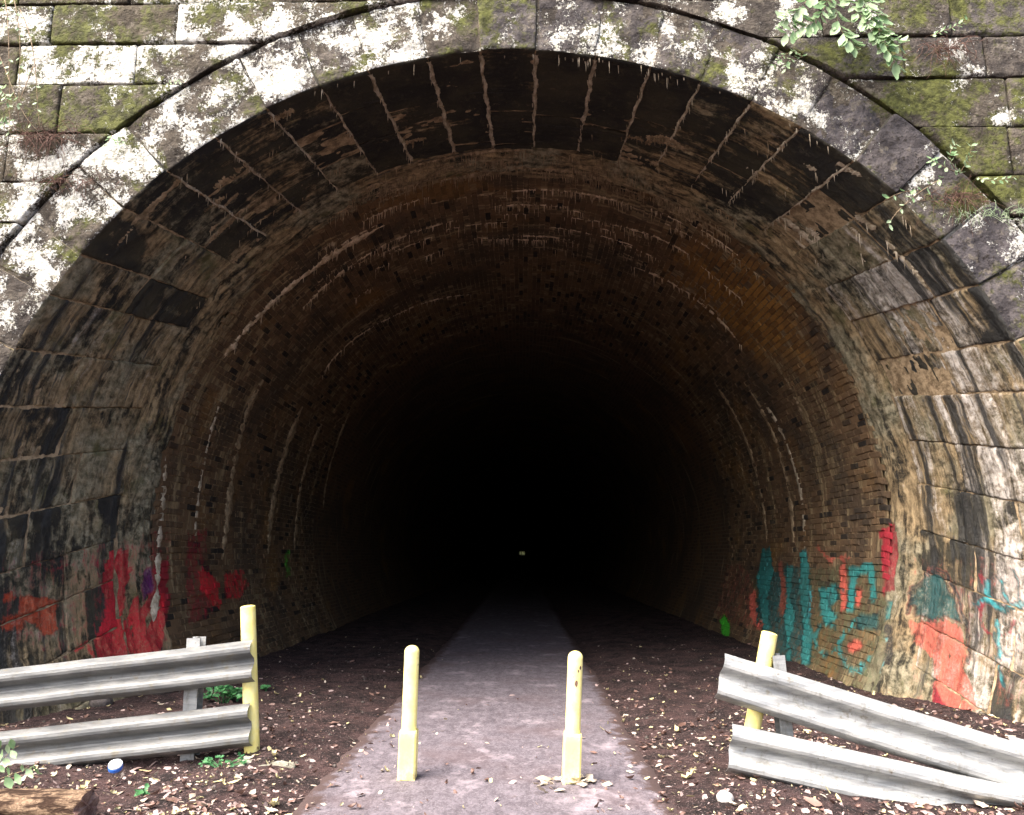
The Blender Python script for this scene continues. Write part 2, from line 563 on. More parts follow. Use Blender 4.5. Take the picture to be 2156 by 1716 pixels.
M_FAC = facade_mat()
M_SOF = soffit_mat()
M_BRICK = brick_mat()
M_FAR = brick_mat(True)
M_SOIL = soil_mat()
M_PATH = path_mat()
M_GALV = galv_mat()
M_GALVD = galv_mat('grimy_galvanised_steel', 0.5)
M_YEL = yellow_mat()
M_JOINT = simple_mat('dark_joint_earth', (0.02, 0.015, 0.01), (0.055, 0.042, 0.026), 9, 0.95, 0.1, 0.01)
M_CALC = simple_mat('calcite_crust', (0.15, 0.105, 0.06), (0.40, 0.30, 0.185), 12, 0.7, 0.3, 0.012)
M_CALCB = simple_mat('bright_calcite_crust', (0.34, 0.25, 0.15), (0.70, 0.56, 0.40), 14, 0.65, 0.35, 0.01)
M_CALCW = simple_mat('pale_calcite_crust', (0.26, 0.21, 0.14), (0.58, 0.50, 0.38), 10, 0.65, 0.35, 0.012)
M_LEAF_G = leaf_mat('pale_green_leaf', (0.15, 0.26, 0.11), (0.36, 0.46, 0.28), 0.3)
M_WEED = leaf_mat('weed_leaf', (0.03, 0.13, 0.045), (0.08, 0.24, 0.085), 0.3)
M_STEM = simple_mat('dry_stem', (0.14, 0.09, 0.05), (0.33, 0.25, 0.16), 20, 0.8)
M_ROOT = simple_mat('dead_rootlets', (0.07, 0.035, 0.028), (0.17, 0.10, 0.075), 20, 0.9)
M_DRY = [leaf_mat('dry_leaf_cream', (0.34, 0.28, 0.22), (0.56, 0.49, 0.40), 0.1),
         leaf_mat('dry_leaf_yellow', (0.46, 0.40, 0.20), (0.62, 0.56, 0.34), 0.1),
         leaf_mat('dry_leaf_brown', (0.10, 0.055, 0.042), (0.22, 0.135, 0.11), 0.1),
         leaf_mat('dry_leaf_pink', (0.28, 0.20, 0.185), (0.46, 0.365, 0.34), 0.1)]
M_CONC = simple_mat('mossy_concrete', (0.14, 0.13, 0.10), (0.30, 0.29, 0.24), 10, 0.9, 0.2, 0.01, (0.07, 0.08, 0.03), (0.55, 0.66))
M_ROCK = simple_mat('pale_rock', (0.30, 0.28, 0.26), (0.55, 0.52, 0.48), 12, 0.85, 0.2, 0.01)
M_ROCKD = simple_mat('dark_rock', (0.04, 0.035, 0.03), (0.13, 0.11, 0.10), 10, 0.8, 0.3, 0.012)

# ------------------------------------------------------------------ spray paint, laid out on the wall surface (arc length, depth)
RED, CRIM, ORA, PUR = (0.62, 0.012, 0.03), (0.30, 0.015, 0.03), (0.60, 0.07, 0.02), (0.16, 0.01, 0.15)
CORAL, TEAL, DTEAL, CYAN, LIME, OLI, BLK, ROSE = (0.62, 0.13, 0.09), (0.03, 0.25, 0.24), (0.02, 0.10, 0.10), (0.05, 0.42, 0.46), (0.06, 0.55, 0.03), (0.10, 0.11, 0.055), (0.02, 0.02, 0.025), (0.32, 0.09, 0.06)
_PA = [  # wash first, strokes later: (colour, strength, outline measured on the wall)
    (CRIM, 0.36, [(0, 1160), (190, 1150), (365, 1120), (365, 1400), (190, 1420), (0, 1330)]),
    (RED, 1.35, [(228, 1163), (270, 1158), (273, 1205), (262, 1260), (258, 1300), (282, 1330), (284, 1395), (205, 1395), (202, 1345), (222, 1300), (222, 1262), (213, 1215)]),
    (RED, 0.9, [(275, 1255), (291, 1252), (290, 1310), (272, 1318)]),
    (RED, 0.78, [(285, 1290), (308, 1270), (308, 1380), (280, 1395)]),
    (CRIM, 0.8, [(320, 1195), (358, 1170), (358, 1270), (338, 1330), (318, 1330)]),
    (RED, 0.95, [(335, 1260), (350, 1240), (342, 1330), (332, 1375), (300, 1378), (308, 1330), (322, 1300)]),
    (PUR, 0.85, [(299, 1195), (318, 1190), (320, 1250), (301, 1270)]),
    (ORA, 0.62, [(0, 1248), (28, 1238), (32, 1262), (0, 1275)]),
    (ORA, 0.70, [(40, 1252), (120, 1262), (124, 1330), (96, 1330), (58, 1312), (38, 1290)]),
    (ORA, 0.56, [(0, 1290), (50, 1285), (52, 1325), (0, 1330)]),
    (RED, 0.55, [(420, 1195), (450, 1205), (466, 1230), (466, 1290), (440, 1270), (422, 1235)]),
    (RED, 0.5, [(474, 1205), (512, 1195), (528, 1235), (505, 1265), (476, 1262)]),
    (CRIM, 0.45, [(395, 1120), (440, 1110), (450, 1290), (400, 1320)]),
    (ROSE, 0.30, [(1905, 1170), (2156, 1170), (2156, 1560), (1905, 1500)]),
    (OLI, 0.46, [(1580, 1210), (1720, 1190), (1860, 1180), (1868, 1420), (1820, 1500), (1640, 1440), (1590, 1330)]),
    (ROSE, 0.40, [(1480, 1200), (1560, 1180), (1590, 1240), (1590, 1330), (1500, 1300)]),
    (DTEAL, 0.55, [(1590, 1220), (1660, 1190), (1700, 1190), (1700, 1390), (1650, 1400), (1600, 1300)]),
    (TEAL, 1.0, [(1603, 1152), (1620, 1150), (1628, 1200), (1616, 1260), (1624, 1325), (1607, 1332), (1598, 1260), (1592, 1215)]),
    (TEAL, 1.0, [(1655, 1185), (1670, 1190), (1664, 1260), (1676, 1300), (1662, 1350), (1668, 1400), (1654, 1400), (1650, 1300)]),
    (TEAL, 1.0, [(1686, 1160), (1700, 1155), (1706, 1230), (1700, 1290), (1712, 1330), (1704, 1400), (1685, 1400), (1690, 1320), (1682, 1250)]),
    (TEAL, 0.85, [(1725, 1240), (1760, 1225), (1768, 1260), (1745, 1275), (1768, 1300), (1740, 1320), (1726, 1290)]),
    (TEAL, 0.75, [(1785, 1190), (1840, 1180), (1846, 1260), (1832, 1270), (1826, 1210), (1802, 1215), (1798, 1290), (1782, 1290)]),
    (CORAL, 0.8, [(1766, 1190), (1780, 1185), (1784, 1290), (1768, 1290)]),
    (CORAL, 0.8, [(1800, 1240), (1812, 1240), (1814, 1275), (1801, 1275)]),
    (CORAL, 0.85, [(1782, 1352), (1812, 1346), (1816, 1372), (1784, 1378)]),
    (CORAL, 0.7, [(1578, 1255), (1590, 1240), (1596, 1300), (1616, 1320), (1600, 1330), (1580, 1300)]),
    (DTEAL, 0.8, [(1800, 1295), (1850, 1290), (1854, 1330), (1802, 1330)]),
    (CYAN, 0.8, [(1806, 1392), (1815, 1392), (1815, 1418), (1806, 1418)]),
    (TEAL, 1.0, [(1866, 1268), (1880, 1262), (1882, 1310), (1866, 1312)]),
    (BLK, 0.8, [(1866, 1318), (1884, 1315), (1884, 1400), (1866, 1410)]),
    (CRIM, 0.85, [(1850, 1120), (1890, 1100), (1892, 1240), (1858, 1250)]),
    (DTEAL, 0.8, [(1930, 1300), (1932, 1240), (1945, 1212), (1965, 1203), (1988, 1215), (2010, 1255), (2028, 1310)]),
    (TEAL, 0.66, [(1930, 1300), (1932, 1240), (1945, 1212), (1965, 1203), (1988, 1215), (2010, 1255), (2028, 1310)]),
    (CORAL, 0.68, [(1925, 1308), (1965, 1306), (2026, 1318), (2034, 1370), (2030, 1410), (2052, 1440), (2056, 1500), (2020, 1512), (1990, 1490), (1968, 1450), (1962, 1385), (1930, 1360)]),
    (CRIM, 0.7, [(1962, 1420), (1975, 1460), (2000, 1495), (2050, 1515), (2060, 1540), (1990, 1530), (1962, 1480)]),
    (CYAN, 0.8, [(2066, 1222), (2080, 1215), (2090, 1255), (2120, 1275), (2110, 1290), (2075, 1265), (2056, 1280), (2052, 1270), (2070, 1250)]),
    (CYAN, 0.8, [(2105, 1215), (2116, 1215), (2120, 1262), (2150, 1260), (2150, 1275), (2112, 1280)]),
    (CYAN, 0.75, [(2092, 1300), (2104, 1298), (2112, 1340), (2106, 1400), (2122, 1440), (2112, 1445), (2094, 1400), (2098, 1345)]),
    (LIME, 1.0, [(1516, 1298), (1528, 1294), (1538, 1320), (1536, 1342), (1520, 1340)]),
    (LIME, 0.5, [(1444, 1215), (1462, 1210), (1464, 1262), (1446, 1262)]),
    (LIME, 0.45, [(600, 1160), (612, 1155), (614, 1215), (602, 1215)]),
    (ORA, 0.6, [(757, 1120), (766, 1118), (764, 1260), (752, 1260)]),
]
def stroke(c, k, pts, w):
    p = np.array(pts, float)
    t = np.gradient(p, axis=0); t /= np.linalg.norm(t, axis=1)[:, None]
    nrm = np.stack([-t[:, 1], t[:, 0]], 1) * w
    return (c, k, [tuple(q) for q in p + nrm] + [tuple(q) for q in (p - nrm)[::-1]])
def curl(c, k, cx_, cy_, rx, ry, a0, a1, w, n=9):
    q = np.radians(np.linspace(a0, a1, n))
    return stroke(c, k, [(cx_ + rx * math.cos(v), cy_ + ry * math.sin(v)) for v in q], w)
_PA += [
    stroke(BLK, 0.95, [(1922, 1300), (1926, 1240), (1942, 1206), (1966, 1195), (1994, 1210), (2018, 1252), (2036, 1310), (2042, 1400)], 4),
    stroke(CYAN, 0.8, [(1932, 1285), (1936, 1240), (1950, 1216), (1968, 1208)], 2.5),
    curl(CYAN, 0.85, 2098, 1245, 26, 30, 100, 330, 3), curl(CYAN, 0.85, 2128, 1235, 20, 40, -80, 120, 3),
    curl(CYAN, 0.8, 2118, 1340, 26, 34, 150, 400, 3), curl(CYAN, 0.8, 2132, 1300, 20, 18, 0, 250, 2.5),
    stroke(CYAN, 0.8, [(2085, 1390), (2105, 1375), (2130, 1385), (2150, 1370)], 3),
    curl(CRIM, 0.7, 2100, 1300, 34, 40, 0, 200, 5), stroke(CRIM, 0.65, [(2060, 1200), (2075, 1240), (2070, 1290)], 6),
    curl(DTEAL, 0.9, 1612, 1290, 16, 40, 80, 280, 3), curl(CYAN, 0.7, 1695, 1265, 12, 45, -90, 90, 2.5),
    curl(DTEAL, 0.85, 1665, 1340, 14, 50, 90, 290, 3), curl(TEAL, 0.8, 1740, 1345, 26, 34, 30, 330, 4),
    curl(TEAL, 0.7, 1800, 1365, 34, 46, 20, 300, 4), curl(DTEAL, 0.8, 1765, 1265, 20, 30, 120, 330, 4),
    stroke(TEAL, 0.75, [(1790, 1310), (1815, 1302), (1842, 1308)], 4), stroke(CORAL, 0.55, [(1720, 1150), (1750, 1180), (1790, 1170)], 7),
    stroke(ROSE, 0.6, [(1640, 1180), (1650, 1240), (1645, 1300)], 6), stroke(CYAN, 0.7, [(1868, 1340), (1874, 1380), (1862, 1420)], 3),
    stroke(ORA, 0.6, [(60, 1290), (80, 1260), (104, 1272), (112, 1300)], 5), stroke(RED, 0.7, [(150, 1370), (180, 1350), (196, 1380)], 6),
    stroke(CRIM, 0.6, [(60, 1180), (110, 1200), (150, 1190)], 5), stroke(RED, 0.8, [(240, 1395), (262, 1340), (300, 1310), (340, 1200)], 4),
]
PAINT = []
for c, k, poly in _PA:
    q = np.array([hit(px, py) for px, py in poly])
    PAINT.append((np.array(c), k, np.stack([q[:, 0] * 4.3, q[:, 1]], 1)))

def in_poly(p, poly):
    x, y = p[:, 0], p[:, 1]
    r = np.zeros(len(p), bool)
    n = len(poly)
    for i in range(n):
        x1, y1 = poly[i]; x2, y2 = poly[(i + 1) % n]
        c = ((y1 > y) != (y2 > y))
        r ^= c & (x < (x2 - x1) * (y - y1) / ((y2 - y1) or 1e-9) + x1)
    return r

def paint_of(V):
    R, xc, zc = prof(V[:, 1])
    s = np.arctan2(V[:, 0] - xc, V[:, 2] - zc) * 4.3
    j = np.stack([s + 0.05 * fbm(V, 7, 3, 71), V[:, 1] + 0.05 * fbm(V, 7, 3, 93)], 1)
    col = np.zeros((len(V), 3)); al = np.zeros(len(V))
    for c, k, poly in PAINT:
        lo, hi = poly.min(0) - 0.06, poly.max(0) + 0.06
        near = np.where(((j > lo) & (j < hi)).all(1))[0]
        if len(near) == 0: continue
        w = near[in_poly(j[near], poly)]
        if len(w) == 0: continue
        d = np.full(len(w), 9.0)
        for i in range(len(poly)):
            A_, B_ = poly[i], poly[(i + 1) % len(poly)]
            e = B_ - A_
            t = np.clip(((j[w] - A_) @ e) / (e @ e + 1e-9), 0, 1)
            d = np.minimum(d, np.linalg.norm(j[w] - A_ - t[:, None] * e, axis=1))
        ka = k * np.clip(0.62 + d / 0.07, 0, 1)
        over = al[w] * 0.9 > ka
        cw = np.where(((d < 0.022) & (k > 0.72) & (c[1] > 0.05))[:, None], c * 0.18, c * (0.75 + 0.5 * vnoise(V[w], 3, 5)[:, None] * 0.5 + 0.1))
        col[w] = np.where(over[:, None], col[w], cw)
        al[w] = np.maximum(al[w], ka)
    # colour bleeds to unpainted neighbours so that rims keep their hue
    far = al == 0
    col[far] = (0.12, 0.05, 0.04)
    return col, al

# ------------------------------------------------------------------ the setting: ground, path, hillside
PXL, PXR = -1.37, 0.94
def ground_z(x, y):
    P = np.stack([x, y, np.zeros_like(x)], -1)
    off = np.maximum(np.maximum(PXL - x, x - PXR), 0)
    dip = -0.13 * np.clip((-x - 1.9) / 0.8, 0, 1) * np.clip((6.7 - y) / 0.6, 0, 1)
    dip = dip - 0.13 * np.clip((x - 1.7) / 0.8, 0, 1) * np.clip((6.3 - y) / 0.6, 0, 1)
    z = dip - 0.014 + 0.05 * np.clip(off / 0.5, 0, 1) + 0.05 * np.clip((off - 1.0) / 1.5, 0, 1)
    rough = 0.030 * fbm(P, 1.3, 3, 5) + 0.028 * fbm(P, 5.0, 3, 9) + 0.016 * np.abs(fbm(P, 17, 2, 13))
    return z + rough * np.clip(off / 0.25, 0, 1)

gx = np.unique(np.concatenate([np.linspace(-700, -30, 10), np.linspace(-30, -6, 13), np.arange(-6, 6.01, 0.045), np.linspace(6, 30, 13), np.linspace(30, 700, 10)]).round(4))
gy = np.unique(np.concatenate([np.linspace(-700, -30, 10), np.linspace(-30, 3, 16), np.arange(3, 11, 0.045), np.arange(11, 20, 0.12), np.linspace(20, 60, 41), np.linspace(60, 760, 36)]).round(4))
GX, GY = np.meshgrid(gx, gy)
GZ = ground_z(GX.ravel(), GY.ravel())
n, mth = len(gx), len(gy)
idx = np.arange(n * mth).reshape(mth, n)
gf = np.stack([idx[:-1, :-1], idx[:-1, 1:], idx[1:, 1:], idx[1:, :-1]], -1).reshape(-1, 4)
ground = link('ground', mesh_data('ground', np.stack([GX.ravel(), GY.ravel(), GZ], 1), gf, [M_SOIL]))
tag(ground, 'dark brown leaf-strewn soil on both sides of the path', None, None, 'structure')

px_ = np.linspace(0, 1, 41)
py_ = np.unique(np.concatenate([np.linspace(-60, 2, 20), np.arange(2, 14, 0.04), np.arange(14, 40, 0.5), np.linspace(40, 720, 60)]))
pv, pe = [], []
for y in py_:
    wl = 0.06 * float(fbm(np.array([[0, y, 0.]]), 1.3, 3, 3)[0]) + 0.06 * float(fbm(np.array([[0, y, 3.]]), 5, 3, 3, 0.7)[0])
    wr = 0.07 * float(fbm(np.array([[9, y, 0.]]), 1.3, 3, 4)[0]) + 0.06 * float(fbm(np.array([[9, y, 3.]]), 5, 3, 4, 0.7)[0])
    for t in px_:
        x = (PXL + wl) * (1 - t) + (PXR + wr) * t
        e = min(t, 1 - t) * 2
        pv.append((x, y, 0.006 - 0.03 * (e == 0)))
        pe.append(max(0, 0.85 - e * 4.5) if e > 0 else 1.0)
n, mth = len(px_), len(py_)
idx = np.arange(n * mth).reshape(mth, n)
pf = np.stack([idx[:-1, :-1], idx[:-1, 1:], idx[1:, 1:], idx[1:, :-1]], -1).reshape(-1, 4)
path = link('path', mesh_data('path', pv, pf, [M_PATH], attrs={'edge': pe}))
tag(path, 'straight grey asphalt path running into the dark tunnel', None, None, 'structure')

# hillside over the tunnel and behind its far mouth
hx, hy = np.linspace(-60, 60, 41), np.linspace(7.2, 690, 40)
HX, HY = np.meshgrid(hx, hy)
HZ = 8.7 + 14 * (1 - np.exp(-(HY - 7.2) / 40)) + 1.0 * fbm(np.stack([HX, HY, 0 * HX], -1), 0.12, 3, 2) * np.clip((HY - 7.2) / 10, 0, 1)
HZ = np.where(np.abs(HX) > 13, HZ - (np.abs(HX) - 13) * 0.25, HZ)
idx = np.arange(HX.size).reshape(HX.shape)
hf = np.stack([idx[:-1, :-1], idx[:-1, 1:], idx[1:, 1:], idx[1:, :-1]], -1).reshape(-1, 4)
M_HILL = simple_mat('wooded_hillside', (0.03, 0.035, 0.015), (0.07, 0.08, 0.03), 2, 0.95)
hill = link('hillside', mesh_data('hillside', np.stack([HX.ravel(), HY.ravel(), HZ.ravel()], 1), hf, [M_HILL]))
tag(hill, 'wooded hillside the tunnel runs under', None, None, 'structure')
fx, fz = np.linspace(-40, 40, 21), np.linspace(-1, 30, 12)
FX, FZ = np.meshgrid(fx, fz)
FY = 716 + 0.5 * FZ + 1.5 * fbm(np.stack([FX, FZ, 0 * FX], -1), 0.3, 3, 6)
idx = np.arange(FX.size).reshape(FX.shape)
ff = np.stack([idx[:-1, :-1], idx[:-1, 1:], idx[1:, 1:], idx[1:, :-1]], -1).reshape(-1, 4)
bank = link('hill_bank', mesh_data('hill_bank', np.stack([FX.ravel(), FY.ravel(), FZ.ravel()], 1), ff, [M_HILL]))
tag(bank, 'green bank glimpsed through the far mouth of the tunnel', None, None, 'structure')

# ------------------------------------------------------------------ the stone portal
PORT = thing('tunnel_portal', 'lichen-spotted stone tunnel portal with a wide round arch and streaked stone soffit', 'tunnel portal', (0, Y0, 0))
PLOC = (0, Y0, 0)
RING = 0.62
DA = R_(6.35)
A_KEY = R_(-0.5)
NV = 19                                   # voussoirs on each side of the keystone

def stone_attrs(V, **k):
    n = len(V)
    return {q: np.full(n, v) for q, v in k.items()}

gap = 0.0035
JIT = {i: (random.Random(i * 7 + 1).uniform(-0.5, 0.5) if i not in (0, 1) else 0.0) for i in range(-25, 27)}
def voussoir(i):
    a0, a1 = A_KEY + (i - 0.5) * DA + R_(JIT[i]), A_KEY + (i + 0.5) * DA + R_(JIT[i + 1])
    am = (a0 + a1) / 2
    rr = random.Random(i * 13 + 5)
    # how far this column's stones reach into the mouth
    if abs(i) <= 1: cuts = [[0.92], [0.58, 0.95], [0.62]][i + 1]
    else: cuts = sorted([[0.66], [0.42], [0.36, 0.70], [0.5], [0.3, 0.62]][rr.randrange(5)])
    ys = [Y0] + [Y0 + (Y1 - Y0) * c for c in cuts] + [Y1 + rr.uniform(-0.04, 0.05)]
    for k in range(len(ys) - 1):
        y0, y1 = ys[k], ys[k + 1]
        R, xc, zc = prof((y0 + y1) / 2)
        first = k == 0
        L = (a1 - a0) * R - 2 * gap
        H = RING if first else 0.30
        D = y1 - y0 - (gap if first else 2 * gap)
        V, N, q, side = block((L, H, D), (0.028, 0.03 if first else 0.3, 0.028), 0.026 if first else 0.016)
        rec = (rr.uniform(-0.02, 0.018) if abs(am) < R_(70) else rr.uniform(-0.02, 0.004)) if not first else rr.uniform(-0.006, 0.008)
        face = rr.uniform(-0.012, 0.022)
        a = am + (V[:, 0] - L / 2) / R
        # radial joints: angles fixed, so the stone is a wedge
        yy = y0 + (0 if first else gap) + V[:, 2]
        Wd = surf(a, V[:, 1] + rec, yy)
        if first: Wd[:, 1] -= face * (V[:, 2] < 0.2)
        # outward directions in world space
        ea = np.stack([np.cos(a), 0 * a, -np.sin(a)], -1)
        er = np.stack([np.sin(a), 0 * a, np.cos(a)], -1)
        ey = np.stack([0 * a, 0 * a + 1, 0 * a], -1)
        Nw = ea * N[:, :1] + er * N[:, 1:2] + ey * N[:, 2:3]
        off = Wd + np.array([0, 0, i * 1.7 + k * 5.1])
        amp_front = 0.034 * fbm(off, 4.5, 4, 3) + 0.012 * fbm(off, 22, 2, 8) - 0.018 * np.abs(fbm(off, 9, 3, 88))
        amp_sof = 0.016 * fbm(off * np.array([1, 2.5, 1]), 3.5, 3, 5) + 0.008 * fbm(off * np.array([1, 3, 1]), 12, 2, 8)
        fr = np.clip(-N[:, 2], 0, 1)
        amp = fr * amp_front + (1 - fr) * amp_sof
        Wd = Wd + Nw * amp[:, None]
        midx = np.where(np.isin(side, (4,)) & first, 0, 1)
        deg = math.degrees(am)
        ad = abs(deg)
        # how much crust the underside carries
        cr = -0.34 if ad < 22 else (-0.06 if ad < 48 else 0.14)
        cr += rr.uniform(-0.12, 0.16) + (0.10 if (k == len(ys) - 2 and ad > 14) else 0)
        if ad > 24 and rr.random() < 0.24: wet = 1.0
        else: wet = 0.0
        wh = -0.35 if ad < 30 else (-0.08 if ad < 55 else 0.06)
        if deg > 28: wh += 0.16
        if deg > 52: wh += 0.17
        wh += rr.uniform(-0.1, 0.1) 
        dr = (-0.1 if ad < 55 else 0.12) + rr.uniform(-0.1, 0.12)
        if first and deg < -62: dr += 0.15; wh -= 0.1
        li = 0.34 + rr.uniform(-0.08, 0.12) if deg < -3 else (0.10 + rr.uniform(-0.15, 0.2))
        if -12 < deg < -5: li = -0.1
        if deg > 40: li -= 0.25
        tone = 0.25 + 0.2 * rr.random() if deg < -6 else 0.65 + 0.3 * rr.random()
        pc, pa = paint_of(Wd) if ad > 75 else (np.zeros((len(Wd), 3)), np.zeros(len(Wd)))
        at_ = stone_attrs(V, crust=cr, white=wh, drip=dr, lichen=li, moss=rr.uniform(-0.35, 0.5) if deg < 8 else rr.uniform(-0.3, 0.3), tone=tone)
        pn = fbm(off * np.array([1, 1.6, 1]), 2.4, 3, 77)
        wp = wet * np.clip((fbm(off * np.array([1, 1.3, 1]), 1.9, 4, 15) + 0.02) * 5, 0, 1)
        at_['crust'] = at_['crust'] + 0.30 * pn - 0.55 * wp
        at_['white'] = at_['white'] - 0.4 * wp
        if deg > 50: at_['white'] = at_['white'] + 0.24 * np.exp(-((Wd[:, 1] - 7.15) / 0.36) ** 2); at_['drip'] = at_['drip'] + 0.10 + 0.35 * np.clip((6.78 - Wd[:, 1]) / 0.15, 0, 1)
        if deg < -62: at_['white'] = at_['white'] + 0.26 * np.exp(-((Wd[:, 1] - 7.1) / 0.25) ** 2)
        at_['white'] = at_['white'] + 0.22 * fbm(off * np.array([1, 2.5, 1]), 1.6, 3, 79)
        at_['paint'], at_['paint_a'] = pc, pa
        nm = 'voussoir' if first else 'soffit_stone'
        if first and i == 0: nm = 'keystone'
        o = link(nm, mesh_data(nm, Wd, q, [M_FAC, M_SOF], midx, attrs=at_), PORT)
        shift(o, PLOC)
    return ys[-1]

ends = {i: voussoir(i) for i in range(-NV, NV + 1)}

# coursed stones of the face
def arc_x(z, r):
    R, xc, zc = prof(Y0)
    q = r * r - (z - zc) ** 2
    return math.sqrt(q) if q > 0 else 0.0
R0, XC0, ZC0 = [float(v) for v in prof(Y0)]
ROUT = R0 + RING + 0.022
courses = [0.9]
for py in (470, 385, 283, 180, 95, 12):
    courses.append(float(at(120, py, Y0)[2]))
courses = sorted(courses)
low = courses[1]
z = low
pre = []
while z > 0.3:
    z -= 0.44
    pre.append(z)
courses = sorted(pre) + courses[1:]
courses += [courses[-1] + 0.40, courses[-1] + 0.80, courses[-1] + 1.2]
XMAX = 6.9

def face_stone(side_, z0, z1, u0, u1, cut, k, prow):
    """u0..u1 distance from the arch centre line, on the given side; cut: inner end follows the ring"""
    rr = random.Random(k)
    g = 0.006
    H = z1 - z0 - 2 * g
    zm = (z0 + z1) / 2
    inner_m = arc_x(zm, ROUT) if cut else u0
    L = u1 - inner_m - 2 * g
    if L < 0.05: return
    V, N, q, side = block((L, H, 0.30), (0.032, 0.032, 0.3), 0.022)
    zz = z0 + g + V[:, 1]
    if cut:
        inner = np.array([arc_x(z_, ROUT) for z_ in zz])
    else:
        inner = np.full(len(V), u0)
    if prow is not None:
        inner = inner
    u = inner + g + (u1 - 2 * g - inner) * (V[:, 0] / L)
    x = XC0 + side_ * u
    y = Y0 - 0.012 - rr.uniform(-0.01, 0.03) + V[:, 2]
    Wd = np.stack([x, y, zz], -1)
    Nw = N * np.array([side_, 1, 1])
    off = Wd + np.array([k * 0.37, 0, k * 1.3])
    bul = np.clip(np.minimum(np.minimum(V[:, 0], L - V[:, 0]), np.minimum(V[:, 1], H - V[:, 1])) / 0.10, 0, 1)
    amp = (0.035 * fbm(off, 3.2, 4, 31) + 0.012 * fbm(off, 18, 2, 37)) + 0.022 * bul
    fr = np.clip(-N[:, 2], 0, 1)
    Wd = Wd + Nw * (amp * fr)[:, None]
    if side_ < 0: q = [w[::-1] for w in q]
    left = side_ < 0
    at_ = stone_attrs(V, crust=0, white=0, drip=0,
                      lichen=(0.12 + rr.uniform(-0.3, 0.35)) if left else (-0.08 + rr.uniform(-0.3, 0.25)),
                      moss=(0.3 + rr.uniform(-0.3, 0.3)) if left else 0.32 + rr.uniform(-0.4, 0.35),
                      tone=rr.uniform(0, 0.25) if left else rr.uniform(0.2, 0.75))
    o = link('stone', mesh_data('stone', Wd, q, [M_FAC], attrs=at_), PORT)
    shift(o, PLOC)

kk = 100
crown_out = ZC0 + ROUT
for ci in range(len(courses) - 1):
    z0, z1 = courses[ci], courses[ci + 1]
    for sd in (-1, 1):
        kk += 17
        rr = random.Random(kk)
        full = z0 >= crown_out
        start = 0.0 if full else max(arc_x(z0, ROUT), arc_x(z1, ROUT))
        if z1 > crown_out and not full: start = arc_x(z0, ROUT) + 0.05
        u = start + rr.uniform(0.35, 0.9)
        first = True
        u_prev = 0.0 if full else None
        while True:
            kk += 1
            face_stone(sd, z0, z1, u_prev if u_prev is not None else 0, min(u, XMAX), u_prev is None, kk, None)
            if u >= XMAX: break
            u_prev = u
            u = u + rr.uniform(0.75, 1.5)
            if XMAX - u < 0.3: u = XMAX

# core of the wall behind the stones: face sheet with the arch cut out, and the sleeve behind the soffit stones
mb = MB()
NA = 96
A = np.linspace(-R_(122), R_(122), NA)
ring_i = surf(A, 0.10, Y0 + 0.05)
Rw = 9.5
outer = []
for a in A:
    d = np.array([math.sin(a), math.cos(a)])
    t = min(XMAX / max(abs(d[0]), 1e-6), (courses[-1] - ZC0) / max(d[1], 1e-6) if d[1] > 0 else 1e9)
    outer.append((XC0 + d[0] * t, Y0 + 0.05, ZC0 + d[1] * t))
mb.add(np.concatenate([ring_i, np.array(outer)]), [[k, k + 1, NA + k + 1, NA + k] for k in range(NA - 1)])
core = shift(mb.build('wall_core', M_JOINT, PORT), PLOC)
# mortar that fills the joints of the ring, just behind the stone faces
mb = MB()
fr0, fr1 = surf(A, 0.012, Y0 + 0.016), surf(A, RING - 0.004, Y0 + 0.016)
mb.add(np.concatenate([fr0, fr1]), [[k, k + 1, NA + k + 1, NA + k] for k in range(NA - 1)])
nv_ = 2 * NA
shift(mb.build('ring_mortar', M_FAC, PORT, attrs={'lichen': np.full(nv_, 0.25), 'moss': np.zeros(nv_), 'tone': np.full(nv_, 0.3)}), PLOC)
mb = MB()
yy = np.linspace(Y0 + 0.016, Y2 + 0.15, 12)
rows = np.concatenate([surf(A, 0.016 if y < Y1 + 0.1 else 0.10, y) for y in yy])
mb.add(rows, [[r * NA + k, (r + 1) * NA + k, (r + 1) * NA + k + 1, r * NA + k + 1] for r in range(len(yy) - 1) for k in range(NA - 1)])
shift(mb.build('joint_mortar', M_CALC, PORT), PLOC)
mb = MB()
mb.box((-XMAX, Y0 + 0.32, courses[-1] - 0.02), (XMAX, Y0 + 0.9, courses[-1] + 0.2))
shift(mb.build('parapet', M_FAC, PORT, smooth=False), PLOC)

# rough band where stone meets brick: heavily crusted, lumpy
na, ny = 460, 26
aa = np.linspace(-R_(122), R_(122), na)
yb = np.linspace(Y1 - 0.12, Y2 + 0.06, ny)
AA, YB = np.meshgrid(aa, yb)
base = surf(AA.ravel(), np.zeros(AA.size), YB.ravel())
sN = np.stack([AA.ravel() * 4.3 * 0.8, YB.ravel() * 4.0, 0 * AA.ravel()], 1)
tt = ((YB - yb[0]) / (yb[-1] - yb[0])).ravel()
lump = 0.028 * fbm(sN * np.array([9, 3.5, 1]), 1.0, 3, 91) + 0.055 * fbm(sN, 1.0, 4, 51) + 0.035 * fbm(sN * np.array([3, 2, 1]), 2.0, 3, 57)
lump -= 0.03 * np.abs(fbm(sN * np.array([1.0, 6, 1]), 1.6, 3, 63))
off = 0.03 - 0.045 * np.sin(np.pi * np.clip(tt, 0, 1)) + lump
off = np.where(tt < 0.12, off + 0.08 * (0.12 - tt) / 0.12, off)
off = np.where(tt > 0.9, off + 0.6 * (tt - 0.9), off)
Wb = surf(AA.ravel(), off, YB.ravel())
idx = np.arange(na * ny).reshape(ny, na)
bf = np.stack([idx[:-1, :-1], idx[1:, :-1], idx[1:, 1:], idx[:-1, 1:]], -1).reshape(-1, 4)
